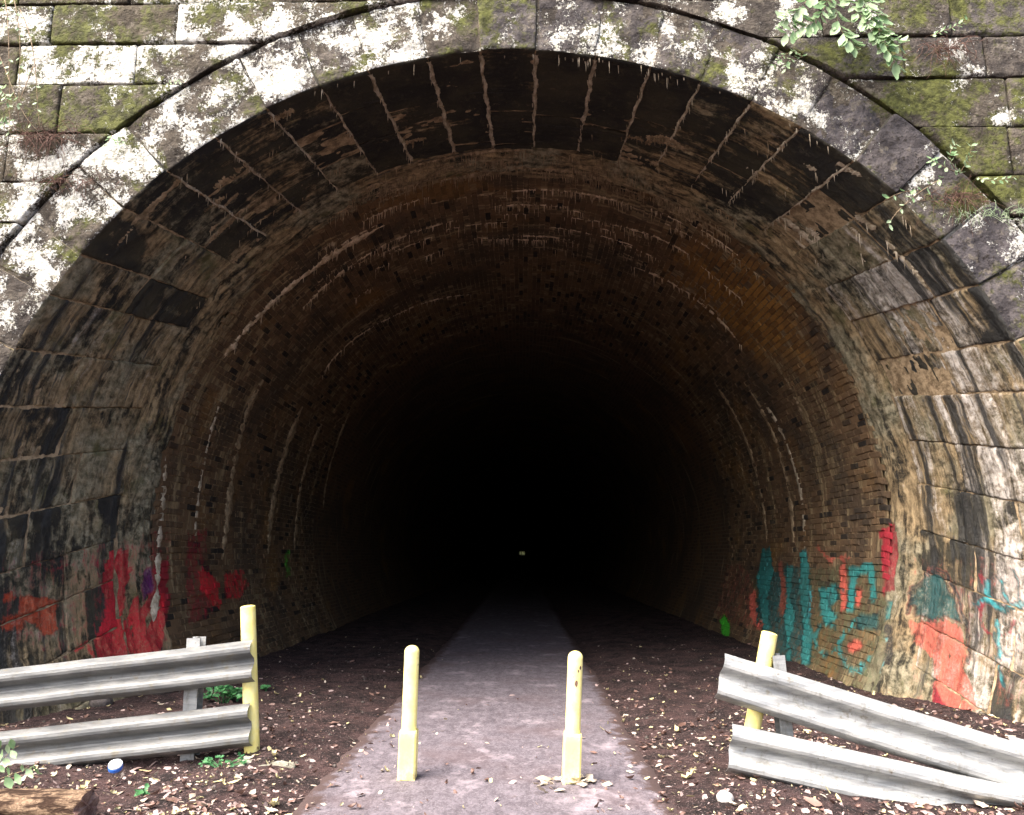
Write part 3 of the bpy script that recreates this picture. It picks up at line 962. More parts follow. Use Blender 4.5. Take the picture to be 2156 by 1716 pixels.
pc, pa = paint_of(Wb)
dg = np.degrees(AA.ravel())
cr_b = 0.22 + 0 * dg
wh_b = np.interp(dg, [-108, -60, -20, 25, 45, 80, 108], [0.12, -0.02, -0.2, -0.15, 0.06, 0.14, 0.10])
band = link('crust_band', mesh_data('crust_band', Wb, bf, [M_SOF], attrs={'crust': cr_b, 'white': wh_b, 'drip': np.full(len(Wb), -0.05), 'paint': pc, 'paint_a': pa}), PORT)
shift(band, PLOC)

# ------------------------------------------------------------------ the brick lining
LIN = thing('tunnel_lining', 'soot-dark brick tunnel vault with pale calcite ribs running into blackness', 'tunnel', (0, Y2, 0))
LLOC = (0, Y2, 0)
RB, XB, ZB = [float(v) for v in prof(Y2 + 1)]
YB_END = 15.4
LEN, HT, JN = 0.22, 0.076, 0.010
A_MAX = math.acos((-0.25 - ZB) / RB)
nrow = int(2 * A_MAX * RB / HT)
ncol = int((YB_END - Y2) / LEN)
def brick_template():
    u = (HT - JN) / 2; v = (LEN - JN) / 2; w = 0.05; c = 0.006
    pts, fs = [], []
    # three rims (face, chamfer, back) of ten points: five along each long side
    for (iu, iv, ww) in ((u - c, v - c, 0.0), (u, v, c), (u, v, w)):
        ts = np.linspace(-iv, iv, 5)
        pts += [(-iu, t, ww) for t in ts] + [(iu, t, ww) for t in ts[::-1]]
    for k in range(4):
        fs.append([k + 1, k, 9 - k, 8 - k])
    for r in (0, 1):
        for k in range(10):
            k2 = (k + 1) % 10
            fs.append([r * 10 + k, r * 10 + k2, r * 10 + 10 + k2, r * 10 + 10 + k])
    return np.array(pts), fs
BT, BF = brick_template()
rows_ = []
for r in range(nrow):
    a = -A_MAX + (r + 0.5) * HT / RB
    for c in range(ncol + 1):
        y = Y2 + (c + (0.5 if r % 2 else 0.0)) * LEN + 0.02
        if y < Y2 - 0.02: continue
        rows_.append((a, y))
rows_ = np.array(rows_)
nb = len(rows_)
br = np.random.default_rng(5)
rec = br.normal(0, 0.006, nb) + np.where(br.random(nb) < 0.03, 0.03, 0)
rnd = br.random(nb)
hole = br.random(nb) < 0.010
# wall surface bellies a little
belly = 0.03 * fbm(np.stack([rows_[:, 0] * 4, rows_[:, 1], 0 * rnd], 1), 0.8, 3, 21)
keep = ~hole
rows_, rec, rnd, belly = rows_[keep], rec[keep], rnd[keep], belly[keep]
nb = len(rows_)
def brick_verts(i):
    a = rows_[i, 0] + BT[:, 0] / RB
    j = br.normal(0, 0.0016, (len(BT), 3))
    return surf(a, BT[:, 2] + rec[i] + belly[i], rows_[i, 1] + BT[:, 1]) + j
BV = np.stack([brick_verts(i) for i in range(nb)])
flat = BV.reshape(-1, 3)
bpc, bpa = paint_of(flat)
bcr = np.interp(flat[:, 1], [Y2, Y2 + 0.5, Y2 + 3], [0.16, 0.02, 0.0]) + 0.12 * fbm(flat, 0.6, 3, 44)
_ba = np.degrees(np.arctan2(flat[:, 0] - XB, flat[:, 2] - ZB))
boc = np.clip(1.6 - np.hypot((_ba - 46) / 12, (flat[:, 1] - 9.9) / 0.9) + 0.9 * fbm(flat, 1.6, 4, 66), 0, 1)
bat = {'ochre': boc, 'rnd': np.repeat(rnd, len(BT)), 'crust': bcr, 'paint': bpc, 'paint_a': bpa}
# the 300 bricks that show largest
cen = surf(rows_[:, 0], np.zeros(nb), rows_[:, 1])
u, v, dep = project(cen)
e1 = project(surf(rows_[:, 0], np.zeros(nb), rows_[:, 1] + LEN / 2)); e2 = project(surf(rows_[:, 0], np.zeros(nb), rows_[:, 1] - LEN / 2))
f1 = project(surf(rows_[:, 0] + HT / 2 / RB, np.zeros(nb), rows_[:, 1])); f2 = project(surf(rows_[:, 0] - HT / 2 / RB, np.zeros(nb), rows_[:, 1]))
area = np.abs((e1[0] - e2[0]) * (f1[1] - f2[1]) - (e1[1] - e2[1]) * (f1[0] - f2[0]))
vis = (u > 380) & (u < 1860) & (v > 0) & (v < 1420)
# clear brick faces: below the crusted haunches
sel = np.argsort(-np.where(vis, area, -1))[:300]
pick = np.zeros(nb, bool); pick[sel] = True
nt_ = len(BT)
for i in sel:
    sl = slice(i * nt_, (i + 1) * nt_)
    o = link('brick', mesh_data('brick', BV[i], BF, [M_BRICK], smooth=False, attrs={k: w[sl] for k, w in bat.items()}), LIN)
    shift(o, LLOC)
rest = np.where(~pick)[0]
vi = (rest[:, None] * nt_ + np.arange(nt_)).ravel()
fa = np.array([f for f in BF], dtype=np.int64)
faces = (np.arange(len(rest))[:, None, None] * nt_ + fa[None]).reshape(-1, 4)
o = link('brickwork', mesh_data('brickwork', flat[vi], faces, [M_BRICK], smooth=False, attrs={k: w[vi] for k, w in bat.items()}), LIN)
o['kind'] = 'stuff'
shift(o, LLOC)
# mortar bed behind the bricks
na, ny = 300, 70
aa = np.linspace(-A_MAX - 0.02, A_MAX + 0.02, na); yb = np.linspace(Y2 - 0.05, YB_END + 0.3, ny)
AA, YB = np.meshgrid(aa, yb)
bl = 0.03 * fbm(np.stack([AA.ravel() * 4, YB.ravel(), 0 * AA.ravel()], 1), 0.8, 3, 21)
Wm = surf(AA.ravel(), 0.009 + bl, np.maximum(YB.ravel(), Y2 - 0.05))
idx = np.arange(na * ny).reshape(ny, na)
bf = np.stack([idx[:-1, :-1], idx[1:, :-1], idx[1:, 1:], idx[:-1, 1:]], -1).reshape(-1, 4)
pc, pa = paint_of(Wm)
o = link('mortar_bed', mesh_data('mortar_bed', Wm, bf, [M_BRICK], attrs={'ochre': np.zeros(len(Wm)), 'rnd': np.full(len(Wm), 0.9), 'crust': np.full(len(Wm), 0.25), 'paint': pc, 'paint_a': pa}), LIN)
shift(o, LLOC)
# the vault deeper in, too dark and far to tell bricks apart
yf = np.concatenate([np.arange(YB_END + 0.05, 40, 0.5), np.linspace(40, 700, 67)])
aa = np.linspace(-A_MAX - 0.02, A_MAX + 0.02, 120)
AA, YB = np.meshgrid(aa, yf)
bl = 0.03 * fbm(np.stack([AA.ravel() * 4, YB.ravel(), 0 * AA.ravel()], 1), 0.8, 3, 21)
Wm = surf(AA.ravel(), bl, YB.ravel())
idx = np.arange(AA.size).reshape(AA.shape)
bf = np.stack([idx[:-1, :-1], idx[1:, :-1], idx[1:, 1:], idx[:-1, 1:]], -1).reshape(-1, 4)
o = link('deep_vault', mesh_data('deep_vault', Wm, bf, [M_FAR], attrs={'crust': np.zeros(len(Wm)), 'rnd': np.full(len(Wm), 0.5)}), LIN)
shift(o, LLOC)

# far gate seen as a few slits of daylight
gate = thing('tunnel_gate', 'dark boarded gate with slits of daylight at the far end of the tunnel', 'gate', (0, 699, 0))
M_GATE = simple_mat('dark_gate_boards', (0.02, 0.02, 0.018), (0.05, 0.045, 0.04), 4)
gx0 = [(-4.2, -2.2), (-1.75, -0.35), (0.15, 1.25), (1.7, 4.2)]
for (x0, x1) in gx0:
    mb = MB(); mb.box((x0 - 0.04, 698.9, -0.2), (x1 - 0.04, 699.1, 5.0))
    shift(mb.build('board', M_GATE, gate, smooth=False), (0, 699, 0))
for (z0, z1) in ((4.2, 6.4), (0.0, 1.4)):
    mb = MB(); mb.box((-4.3, 698.6, z0), (4.2, 698.85, z1))
    shift(mb.build('rail', M_GATE, gate, smooth=False), (0, 699, 0))

# ------------------------------------------------------------------ calcite ribs and seams
def rib(parent, loc, pts_ay, w0, mat, seed, drips=0.0, name='calcite_rib', flat_=0.55):
    """a flowstone rib that follows the vault through (angle, depth) points"""
    rr = np.random.default_rng(seed)
    pts = np.array(pts_ay)
    t = np.linspace(0, 1, max(24, int(60 * len(pts) / 3)))
    tk = np.linspace(0, 1, len(pts))
    a = np.interp(t, tk, pts[:, 0]); y = np.interp(t, tk, pts[:, 1])
    if len(pts) > 2:
        c = np.polyfit(tk, pts[:, 0], min(3, len(pts) - 1)); a = np.polyval(c, t)
        c = np.polyfit(tk, pts[:, 1], min(3, len(pts) - 1)); y = np.polyval(c, t)
    nz = np.stack([t * 22 + seed, 0 * t, 0 * t], 1)
    wid = w0 * (0.35 + 1.2 * (fbm(nz, 1.0, 4, seed, 0.7) + 0.35).clip(0, 1.4)) * np.clip(np.minimum(t, 1 - t) * 9, 0.06, 1)
    y = y + 0.02 * fbm(nz, 0.8, 2, seed + 3)
    bel = 0.03 * fbm(np.stack([a * 4, y, 0 * y], 1), 0.8, 3, 21) if parent is LIN else 0 * y
    mb = MB()
    seg = 7
    jit = rr.normal(0, 1, (len(t), seg))
    V = []
    for k in range(len(t)):
        for j in range(seg):
            q = math.pi * j / (seg - 1)
            lump = 1 + 0.10 * math.sin(k * 0.9 + j * 2.3 + seed) + 0.12 * jit[k, j]
            V.append(surf(np.array([a[k]]), np.array([bel[k] + 0.008 - wid[k] * flat_ * math.sin(q) * lump]), np.array([y[k] - wid[k] * math.cos(q) * lump]))[0])
    mb.add(V, [[k * seg + j, k * seg + j + 1, (k + 1) * seg + j + 1, (k + 1) * seg + j] for k in range(len(t) - 1) for j in range(seg - 1)])
    if drips > 0:
        for k in range(len(t)):
            if abs(a[k]) < R_(62) and rr.random() < drips:
                P = surf(np.array([a[k] + rr.normal(0, 0.004)]), np.array([bel[k] - wid[k] * flat_ * 0.6]), np.array([y[k] + rr.normal(0, 0.3) * wid[k]]))[0]
                ln = rr.uniform(0.03, 0.10) * (1.8 if rr.random() < 0.15 else 1)
                r0 = rr.uniform(0.004, 0.008)
                mb.tube([P + (0, 0, 0.03), P, P - (0, 0, ln * 0.55), P - (0, 0, ln)], [r0 * 1.7, r0, r0 * 0.6, 0.001], 5)
    o = mb.build(name, mat, parent)
    return shift(o, loc)

def px_rib(parent, loc, pix, w0, mat, seed, drips=0.0, name='calcite_rib', flat_=0.5):
    return rib(parent, loc, [hit(*p) for p in pix], w0, mat, seed, drips, name, flat_)

RIBS = [  # traced on the brick vault
    ([(820, 470), (700, 535), (600, 615), (520, 690), (470, 760)], 0.050, M_CALC, 0.35),
    ([(960, 465), (860, 495), (760, 545), (690, 600), (640, 650)], 0.026, M_CALC, 0.5),
    ([(1060, 405), (1160, 400), (1240, 410), (1320, 432)], 0.022, M_CALC, 0.8),
    ([(1190, 458), (1280, 470), (1380, 500), (1460, 545)], 0.020, M_CALC, 0.5),
    ([(1040, 435), (1120, 432), (1200, 436)], 0.018, M_CALC, 0.9),
    ([(900, 415), (820, 440), (760, 470)], 0.020, M_CALC, 0.7),
    ([(1000, 500), (1080, 505), (1150, 508)], 0.018, M_CALC, 0.9),
    ([(1330, 560), (1420, 600), (1500, 660), (1560, 730)], 0.024, M_CALC, 0.2),
    ([(1000, 620), (860, 650), (740, 720), (680, 790)], 0.022, M_CALC, 0.4),
    ([(470, 830), (440, 930), (420, 1040), (412, 1150)], 0.030, M_CALCW, 0),
    ([(560, 790), (510, 900), (485, 1030), (470, 1180)], 0.085, M_CALC, 0),
    ([(640, 850), (600, 950), (575, 1060), (565, 1180)], 0.10, M_CALC, 0),
    ([(690, 870), (650, 960), (630, 1060), (620, 1170)], 0.07, M_CALC, 0),
    ([(740, 860), (700, 960), (680, 1080)], 0.06, M_CALC, 0),
    ([(1500, 800), (1560, 900), (1598, 1020), (1612, 1150)], 0.06, M_CALC, 0),
    ([(1560, 800), (1630, 920), (1662, 1040), (1668, 1180)], 0.055, M_CALC, 0),
    ([(1600, 840), (1650, 920), (1684, 1030), (1694, 1160)], 0.045, M_CALCW, 0),
    ([(1640, 780), (1670, 830), (1690, 880)], 0.040, M_CALC, 0),
    ([(1440, 620), (1500, 690), (1540, 740)], 0.018, M_CALC, 0),
    ([(350, 960), (343, 1080), (335, 1200), (322, 1330)], 0.045, M_CALCW, 0),
]
for k, (pix, w, mt, dr) in enumerate(RIBS):
    px_rib(LIN, LLOC, pix, w * 1.35, M_CALCB if k < 9 else mt, 40 + k, dr * 0.7, 'calcite_rib', 0.5 if k < 9 else 0.28)
rr = np.random.default_rng(77)
for k in range(46):        # many short broken ribs along the crown and haunches
    a = R_(rr.uniform(-42, 42)); y = Y2 + 0.12 + abs(rr.normal(0, 1.4)) + (0.0 if k % 3 else 1.0)
    half = R_(rr.uniform(1.5, 7))
    rib(LIN, LLOC, [(a - half, y + rr.normal(0, .02)), (a, y), (a + half, y + rr.normal(0, .02))], rr.uniform(0.012, 0.026), M_CALCB if k % 2 else M_CALC, 100 + k, 0.12)
# stone ring: crusted seams in the radial joints of the crown, and along the depth joints
for i in range(-6, 8):
    a = A_KEY + (i - 0.5) * DA + R_(JIT[i])
    seed = 300 + i
    q = np.random.default_rng(seed)
    ye = Y1 - 0.05
    y = np.linspace(Y0 + 0.06, ye, 40)
    nz = np.stack([y * 9, 0 * y + i, 0 * y], 1)
    wd = (0.010 + 0.012 * (fbm(nz, 1.0, 3, 3) + 0.5).clip(0, 1.2)) * (1.2 if abs(i) < 3 else 0.8)
    mb = MB(); V = []; seg = 7
    for k in range(40):
        for j in range(seg):
            t = math.pi * j / (seg - 1)
            lm = 1 + 0.3 * math.sin(k * 2.1 + j * 1.7)
            V.append(surf(np.array([a - wd[k] / 4.5 * math.cos(t) * lm + 0.002 * math.sin(k * 0.7)]), np.array([0.012 - wd[k] * math.sin(t) * lm]), np.array([y[k]]))[0])
    mb.add(V, [[k * seg + j, (k + 1) * seg + j, (k + 1) * seg + j + 1, k * seg + j + 1] for k in range(39) for j in range(seg - 1)])
    for k in range(40):
        if q.random() < 0.45:
            P = surf(np.array([a + q.normal(0, 0.003)]), np.array([-wd[k] * 0.7]), np.array([y[k]]))[0]
            ln = q.uniform(0.02, 0.07)
            mb.tube([P + (0, 0, 0.02), P, P - (0, 0, ln)], [0.008, 0.005, 0.001], 5)
    shift(mb.build('calcite_seam', M_CALCW, PORT), PLOC)
# crust ledges across the soffit stones (run with the arc)
rr = np.random.default_rng(19)
for k in range(70):
    a = R_(rr.uniform(-56, 56))
    if abs(a) < R_(9): continue
    y = rr.uniform(Y0 + 0.12, Y1 - 0.05) if abs(a) > R_(26) else rr.uniform(Y0 + 1.05, Y1 + 0.1)
    half = R_(rr.uniform(1.2, 5.5))
    rib(PORT, PLOC, [(a - half, y + rr.normal(0, .015)), (a, y), (a + half, y + rr.normal(0, .015))], rr.uniform(0.02, 0.06), M_CALC if a < 0.6 else M_CALCW, 400 + k, 0.05, 'calcite_ledge', 0.16)
for k in range(60):         # fringe of the rough band at the crown
    a = R_(rr.uniform(-34, 36)); y = rr.uniform(Y1, Y2 + 0.05)
    half = R_(rr.uniform(1.5, 6))
    rib(PORT, PLOC, [(a - half, y), (a, y + rr.normal(0, .02)), (a + half, y)], rr.uniform(0.014, 0.03), M_CALC, 600 + k, 0.28, 'calcite_ledge', 1.1)
# drips on the rim of the ring
mb = MB()
for k in range(44):
    a = R_(rr.choice([rr.normal(9, 1.6), rr.normal(18, 1.2), rr.uniform(-30, 40)], p=[0.35, 0.25, 0.4]))
    P = surf(np.array([a]), np.array([-0.005]), np.array([Y0 + rr.uniform(0.03, 0.12)]))[0]
    ln = 0.015 + 0.11 * rr.random() ** 2
    mb.tube([P + (0, 0, 0.03), P, P - (0, 0, ln)], [0.009, 0.005, 0.001], 5)
o = shift(mb.build('stalactites', M_CALCW, PORT), PLOC)
o['kind'] = 'stuff'

# ------------------------------------------------------------------ bollards
def lathe(mb, axis0, axis1, prof_rz, seg=24):
    a0, a1 = np.array(axis0, float), np.array(axis1, float)
    w = a1 - a0; L = np.linalg.norm(w); w /= L
    u = np.cross(w, [0, 1, 0]); u /= np.linalg.norm(u); v = np.cross(w, u)
    V = []
    for r, z in prof_rz:
        for k in range(seg):
            q = 2 * math.pi * k / seg
            V.append(a0 + w * z + r * (math.cos(q) * u + math.sin(q) * v))
    Fc = [[i * seg + k, i * seg + (k + 1) % seg, (i + 1) * seg + (k + 1) % seg, (i + 1) * seg + k] for i in range(len(prof_rz) - 1) for k in range(seg)]
    Fc.append([(len(prof_rz) - 1) * seg + k for k in range(seg)])
    mb.add(V, Fc)

def bollard(base_px, top_px, Y, label, seed):
    b = at(*base_px, Y); b[2] = 0.015
    t = at(*top_px, Y)
    g = thing('bollard', label, 'bollard', b, 'bollards on the path')
    axis = (t - b); L = np.linalg.norm(axis); axis /= L
    lean = Vector(axis).to_track_quat('Z', 'Y')
    g.rotation_euler = (math.atan2(-axis[1], axis[2]), math.atan2(axis[0], axis[2]), 0)
    r = 0.052
    mb = MB()
    dome = [(r * math.cos(q), L - 0.045 + 0.045 * math.sin(q)) for q in np.linspace(0, math.pi / 2 - 0.05, 9)]
    lathe(mb, (0, 0, 0), (0, 0, 1), [(r, 0.02), (r, 0.3), (r, L * 0.6), (r, L - 0.05)] + dome, 28)
    mb.build('pipe', M_YEL, g)
    # square sleeve with chamfered corners and a notched foot
    s, hs, c = 0.0605, 0.31, 0.012
    ring = [(-s + c, -s), (s - c, -s), (s, -s + c), (s, s - c), (s - c, s), (-s + c, s), (-s, s - c), (-s, -s + c)]
    mb = MB()
    V, Fc = [], []
    for z, k in ((0.0, 1.0), (hs - 0.015, 1.0), (hs, 0.93)):
        for (x, y) in ring: V.append((x * k, y * k, z if z > 0 else (0.028 if abs(x) < s - 0.001 and y < 0 and False else 0.0)))
    for i in range(2):
        for k in range(8):
            Fc.append([i * 8 + k, i * 8 + (k + 1) % 8, (i + 1) * 8 + (k + 1) % 8, (i + 1) * 8 + k])
    Fc.append([16 + k for k in range(8)])
    mb.add(V, Fc)
    # two small toes under the front corners
    mb.box((-s, -s - 0.004, -0.03), (-s + 0.022, -s + 0.02, 0.004)); mb.box((s - 0.022, -s - 0.004, -0.03), (s, -s + 0.02, 0.004))
    sl = mb.build('sleeve', M_YEL, g, smooth=False)
    if seed == 2:        # bare patches where the paint has come off
        for (hf, lat, sz) in ((0.875, 0.66, 0.011), (0.848, 0.36, 0.008), (0.755, 0.12, 0.015), (0.74, 0.2, 0.008)):
            q0 = math.asin(lat); n_ = 9
            V = [(math.sin(q0) * (r + 0.0012), -math.cos(q0) * (r + 0.0012), hf * L)]
            for k in range(n_):
                t = 2 * math.pi * k / n_; k_ = sz * (0.7 + 0.5 * math.sin(k * 2.7 + hf * 40) ** 2)
                q = q0 + k_ * 0.8 * math.cos(t) / r
                V.append((math.sin(q) * (r + 0.001), -math.cos(q) * (r + 0.001), hf * L + k_ * 1.3 * math.sin(t)))
            mc = MB(); mc.add(V, [[0, 1 + k, 1 + (k + 1) % n_] for k in range(n_)])
            mc.build('paint_chip', M_ROOT, g)
    g.location.z = 0.008
    return g

bollard((857, 1640), (868, 1356), 5.60, 'yellow steel bollard on the asphalt with a clean unchipped upper pipe', 1)
bollard((1202, 1650), (1212, 1368), 5.53, 'yellow steel bollard with dark paint chips and a heap of pale leaves round its foot', 2)

# ------------------------------------------------------------------ guard rails
def w_profile():
    """w-beam section: (across, out) with out positive towards the viewer"""
    pts = [(-0.155, 0.000), (-0.150, 0.012), (-0.125, 0.060), (-0.112, 0.076), (-0.090, 0.080), (-0.070, 0.076), (-0.055, 0.060), (-0.022, 0.006), (-0.010, 0.0), (0.010, 0.0), (0.022, 0.006),
           (0.055, 0.060), (0.070, 0.076), (0.090, 0.080), (0.112, 0.076), (0.125, 0.060), (0.150, 0.012), (0.155, 0.0)]
    return pts

def beam(name, parent, loc, pts, seed, mat=None):
    pts = np.array(pts)
    n = 60
    tk = np.linspace(0, 1, len(pts)); t = np.linspace(0, 1, n)
    C = np.stack([np.polyval(np.polyfit(tk, pts[:, k], min(2, len(pts) - 1)), t) for k in range(3)], 1)
    prof_ = w_profile()
    th = 0.004
    V = []
    m_ = len(prof_)
    T = np.gradient(C, axis=0); T /= np.linalg.norm(T, axis=1)[:, None]
    for lay in (0, 1):
        for k in range(n):
            out = np.array([0, -1.0, 0]); out -= T[k] * (out @ T[k]); out /= np.linalg.norm(out)
            upv = np.cross(T[k], out); upv /= np.linalg.norm(upv)
            if upv[2] < 0: upv = -upv
            wob = 0.006 * fbm(np.array([[t[k] * 7 + seed, 0, 0]]), 1, 2, seed)[0]
            for j, (s, o_) in enumerate(prof_):
                dent = 0.006 * fbm(np.array([[t[k] * 14, s * 9, seed]]), 1, 2, 5)[0]
                V.append(C[k] + upv * (s + wob) + out * (o_ - lay * th + dent - 0.02))
    Fc = []
    N_ = n * m_
    for k in range(n - 1):
        for j in range(m_ - 1):
            q = [k * m_ + j, (k + 1) * m_ + j, (k + 1) * m_ + j + 1, k * m_ + j + 1]
            Fc.append(q); Fc.append([i + N_ for i in q[::-1]])
        for j in (0, m_ - 1):
            Fc.append([k * m_ + j, (k + 1) * m_ + j, (k + 1) * m_ + j + N_, k * m_ + j + N_])
    for k in (0, n - 1):
        for j in range(m_ - 1):
            Fc.append([k * m_ + j, k * m_ + j + 1, k * m_ + j + 1 + N_, k * m_ + j + N_])
    mb = MB(); mb.add(V, Fc)
    o = shift(mb.build(name, mat or M_GALV, parent, smooth=False), loc)
    return o, C

def bolt(parent_obj, loc, P):
    mb = MB()
    a0 = np.array(P)
    lathe(mb, a0 + (0, 0.02, 0), a0 - (0, 0.02, 0), [(0.019, 0.0), (0.019, 0.012), (0.014, 0.024), (0.004, 0.028)], 12)
    return shift(mb.build('bolt', M_GALV, parent_obj), loc)

def steel_post(parent, loc, base, top, w=0.10, d=0.12):
    """i-section post"""
    base, top = np.array(base, float), np.array(top, float)
    mb = MB()
    ax = top - base; L = np.linalg.norm(ax)
    q = Vector(ax / L).to_track_quat('Z', 'Y').to_matrix().to_4x4()
    # keep the flange facing the viewer
    z = Vector(ax / L); y = Vector((0, 1, 0)); x = y.cross(z).normalized(); y = z.cross(x).normalized()
    M = Matrix((( x.x, y.x, z.x, base[0]), (x.y, y.y, z.y, base[1]), (x.z, y.z, z.z, base[2]), (0, 0, 0, 1)))
    mb.box((-w / 2, -d / 2, 0), (w / 2, -d / 2 + 0.008, L), M)
    mb.box((-w / 2, d / 2 - 0.008, 0), (w / 2, d / 2, L), M)
    mb.box((-0.004, -d / 2 + 0.008, 0), (0.004, d / 2 - 0.008, L), M)
    o = shift(mb.build('steel_post', M_GALV, parent, smooth=False), loc)
    mb = MB()
    P = M @ Vector((0.012, -d / 2 - 0.001, L - 0.055))
    lathe(mb, np.array(P) + (0, 0.004, 0), np.array(P) - (0, 0.004, 0), [(0.012, 0), (0.012, 0.004), (0.004, 0.005)], 12)
    h = mb.build('bolt_hole', M_JOINT, o)
    h.matrix_parent_inverse = o.matrix_basis.inverted()
    return shift(h, loc)

def yellow_post(parent, loc, base, top, r=0.055):
    base, top = np.array(base, float), np.array(top, float)
    L = np.linalg.norm(top - base)
    mb = MB()
    dome = [(r * math.cos(q), L - 0.014 + 0.014 * math.sin(q)) for q in np.linspace(0, math.pi / 2 - 0.05, 6)]
    lathe(mb, base, top, [(r, -0.3), (r, 0.0), (r, L * 0.5), (r, L - 0.015)] + dome, 28)
    return shift(mb.build('yellow_post', M_YEL, parent), loc)

# left barrier
YL = 6.15
lb = at(530, 1592, YL + 0.10); lb[2] = 0
GL = thing('guardrail', 'two parallel grey steel rails rising gently to an upright yellow post', 'guardrail', lb)
oA, cA = beam('rail', GL, lb, [at(-330, 1493, YL - 0.02), at(100, 1443, YL), at(533, 1391, YL)], 3, M_GALVD)
oB, cB = beam('rail', GL, lb, [at(-330, 1622, YL - 0.02), at(100, 1576, YL), at(528, 1526, YL)], 8, M_GALVD)
yellow_post(GL, lb, at(531, 1600, YL + 0.09), at(522, 1274, YL + 0.09), 0.058)
steel_post(GL, lb, at(398, 1640, YL + 0.13), at(414, 1342, YL + 0.13), 0.105)
for (px, py) in ((408, 1408), (402, 1540), (60, 1450), (60, 1580)):
    bolt(GL, lb, at(px, py, YL + 0.015))
mb = MB()
V, N, q, side = block((0.44, 0.05, 0.30), (0.03, 0.03, 0.03), 0.02, False)
c = on_ground(548, 1612)
Wd = np.stack([c[0] - 0.15 + V[:, 0], c[1] - 0.08 + V[:, 2], -0.035 + V[:, 1] + 0.12 * V[:, 0] * 0], 1)
Wd[:, 0] += 0.12 * fbm(Wd, 5, 3, 4); Wd[:, 1] += 0.12 * fbm(Wd, 5, 3, 14); Wd[:, 2] += 0.035 * fbm(Wd, 7, 3, 8)
mb.add(Wd, q)
shift(mb.build('footing', M_CONC, GL), lb)

# right barrier, leaning and sagging
YR = 5.62
rb = at(1563, 1648, YR + 0.1); rb[2] = 0
GR = thing('guardrail', 'two bent pale steel rails sagging down from a leaning yellow post', 'guardrail', rb)
beam('rail', GR, rb, [at(1520, 1424, YR), at(1830, 1518, YR - 0.13), at(2180, 1632, YR - 0.30), at(2480, 1720, YR - 0.48)], 5)
beam('rail', GR, rb, [at(1538, 1576, YR - 0.06), at(1850, 1646, YR - 0.20), at(2180, 1722, YR - 0.36), at(2480, 1788, YR - 0.54)], 6)
beam('rail', GR, rb, [at(2118, 1600, YR - 0.205), at(2300, 1652, YR - 0.33), at(2520, 1718, YR - 0.45)], 12)
yellow_post(GR, rb, at(1562, 1655, YR + 0.10), at(1621, 1330, YR + 0.10), 0.056)
steel_post(GR, rb, at(1668, 1700, YR + 0.10), at(1634, 1378, YR + 0.10), 0.085)
for (px, py, dy) in ((1622, 1455, 0.04), (1640, 1604, -0.04), (2060, 1592, -0.24)):
    bolt(GR, rb, at(px, py, YR + dy))

# ------------------------------------------------------------------ fallen leaves
def leaf_mesh(name, mats, L=0.07, W=0.045, curl=0.35, lobes=False, seed=0):
    rr = random.Random(seed)
    us = [0, 0.12, 0.3, 0.5, 0.7, 0.87, 1.0]
    ws = [0.02, 0.45, 0.88, 1.0, 0.8, 0.42, 0.0]
    if lobes: ws = [0.04, 0.75, 0.45, 1.0, 0.5, 0.7, 0.0]
    V, Fc = [], []
    for u_, w_ in zip(us, ws):
        x = (u_ - 0.5) * L
        zc = curl * L * (0.35 * (2 * u_ - 1) ** 2) + rr.uniform(-.03, .03) * L
        for s in (-1, 0, 1):
            V.append((x + abs(s) * L * rr.uniform(-0.03, 0.09), s * w_ * W / 2 * rr.uniform(0.75, 1.2), zc + abs(s) * w_ * W * 0.5 * curl + rr.uniform(-.02, .03) * L))
    for i in range(len(us) - 1):
        for j in (0, 1):
            Fc.append([i * 3 + j, (i + 1) * 3 + j, (i + 1) * 3 + j + 1, i * 3 + j + 1])
    return mesh_data(name, V, Fc, mats)

LEAFM = []
for k in range(12):
    LEAFM.append(leaf_mesh('fallen_leaf', [M_DRY[k % 4]], random.uniform(0.07, 0.115), random.uniform(0.032, 0.056), random.uniform(-0.5, 1.0), k % 3 == 2, k))
lr = np.random.default_rng(23)
def surf_z(x, y):
    on = (x > PXL + 0.06) & (x < PXR - 0.06)
    return np.where(on, 0.010, ground_z(x, y))
def scatter(n, xr, yr, dens, pw=1.7):
    out = []
    while len(out) < n:
        x = lr.uniform(*xr); y = yr[0] + (yr[1] - yr[0]) * lr.random() ** pw
        if lr.random() < dens(x, y): out.append((x, y))
    return np.array(out)
def dens(x, y):
    onp = PXL < x < PXR
    d = 0.05 if onp else 1.0
    if onp: d += 0.30 * math.exp(-min(x - PXL, PXR - x) / 0.12)
    if not onp:
        d *= 0.45 + 0.75 * (float(vnoise(np.array([[x, y, 0.]]), 1.4, 3)[0]) > -0.1)
        if x < PXL: d *= 0.6
    if y > 6.6: d *= math.exp(-(y - 6.6) / 2.2)
    return min(1, d)
pts = scatter(250, (-4.4, 4.4), (4.75, 7.6), dens)
extra = []
for k in range(26):    # the heap at the foot of the chipped bollard
    q = lr.uniform(0, 6.28); r_ = abs(lr.normal(0.05, 0.10))
    c = at(1202, 1650, 5.53)
    extra.append((c[0] + 0.05 * math.cos(q) + r_ * math.cos(q) * 1.5, c[1] - 0.02 + r_ * math.sin(q) * 0.8))
names = ['cream', 'yellow', 'brown', 'pinkish']
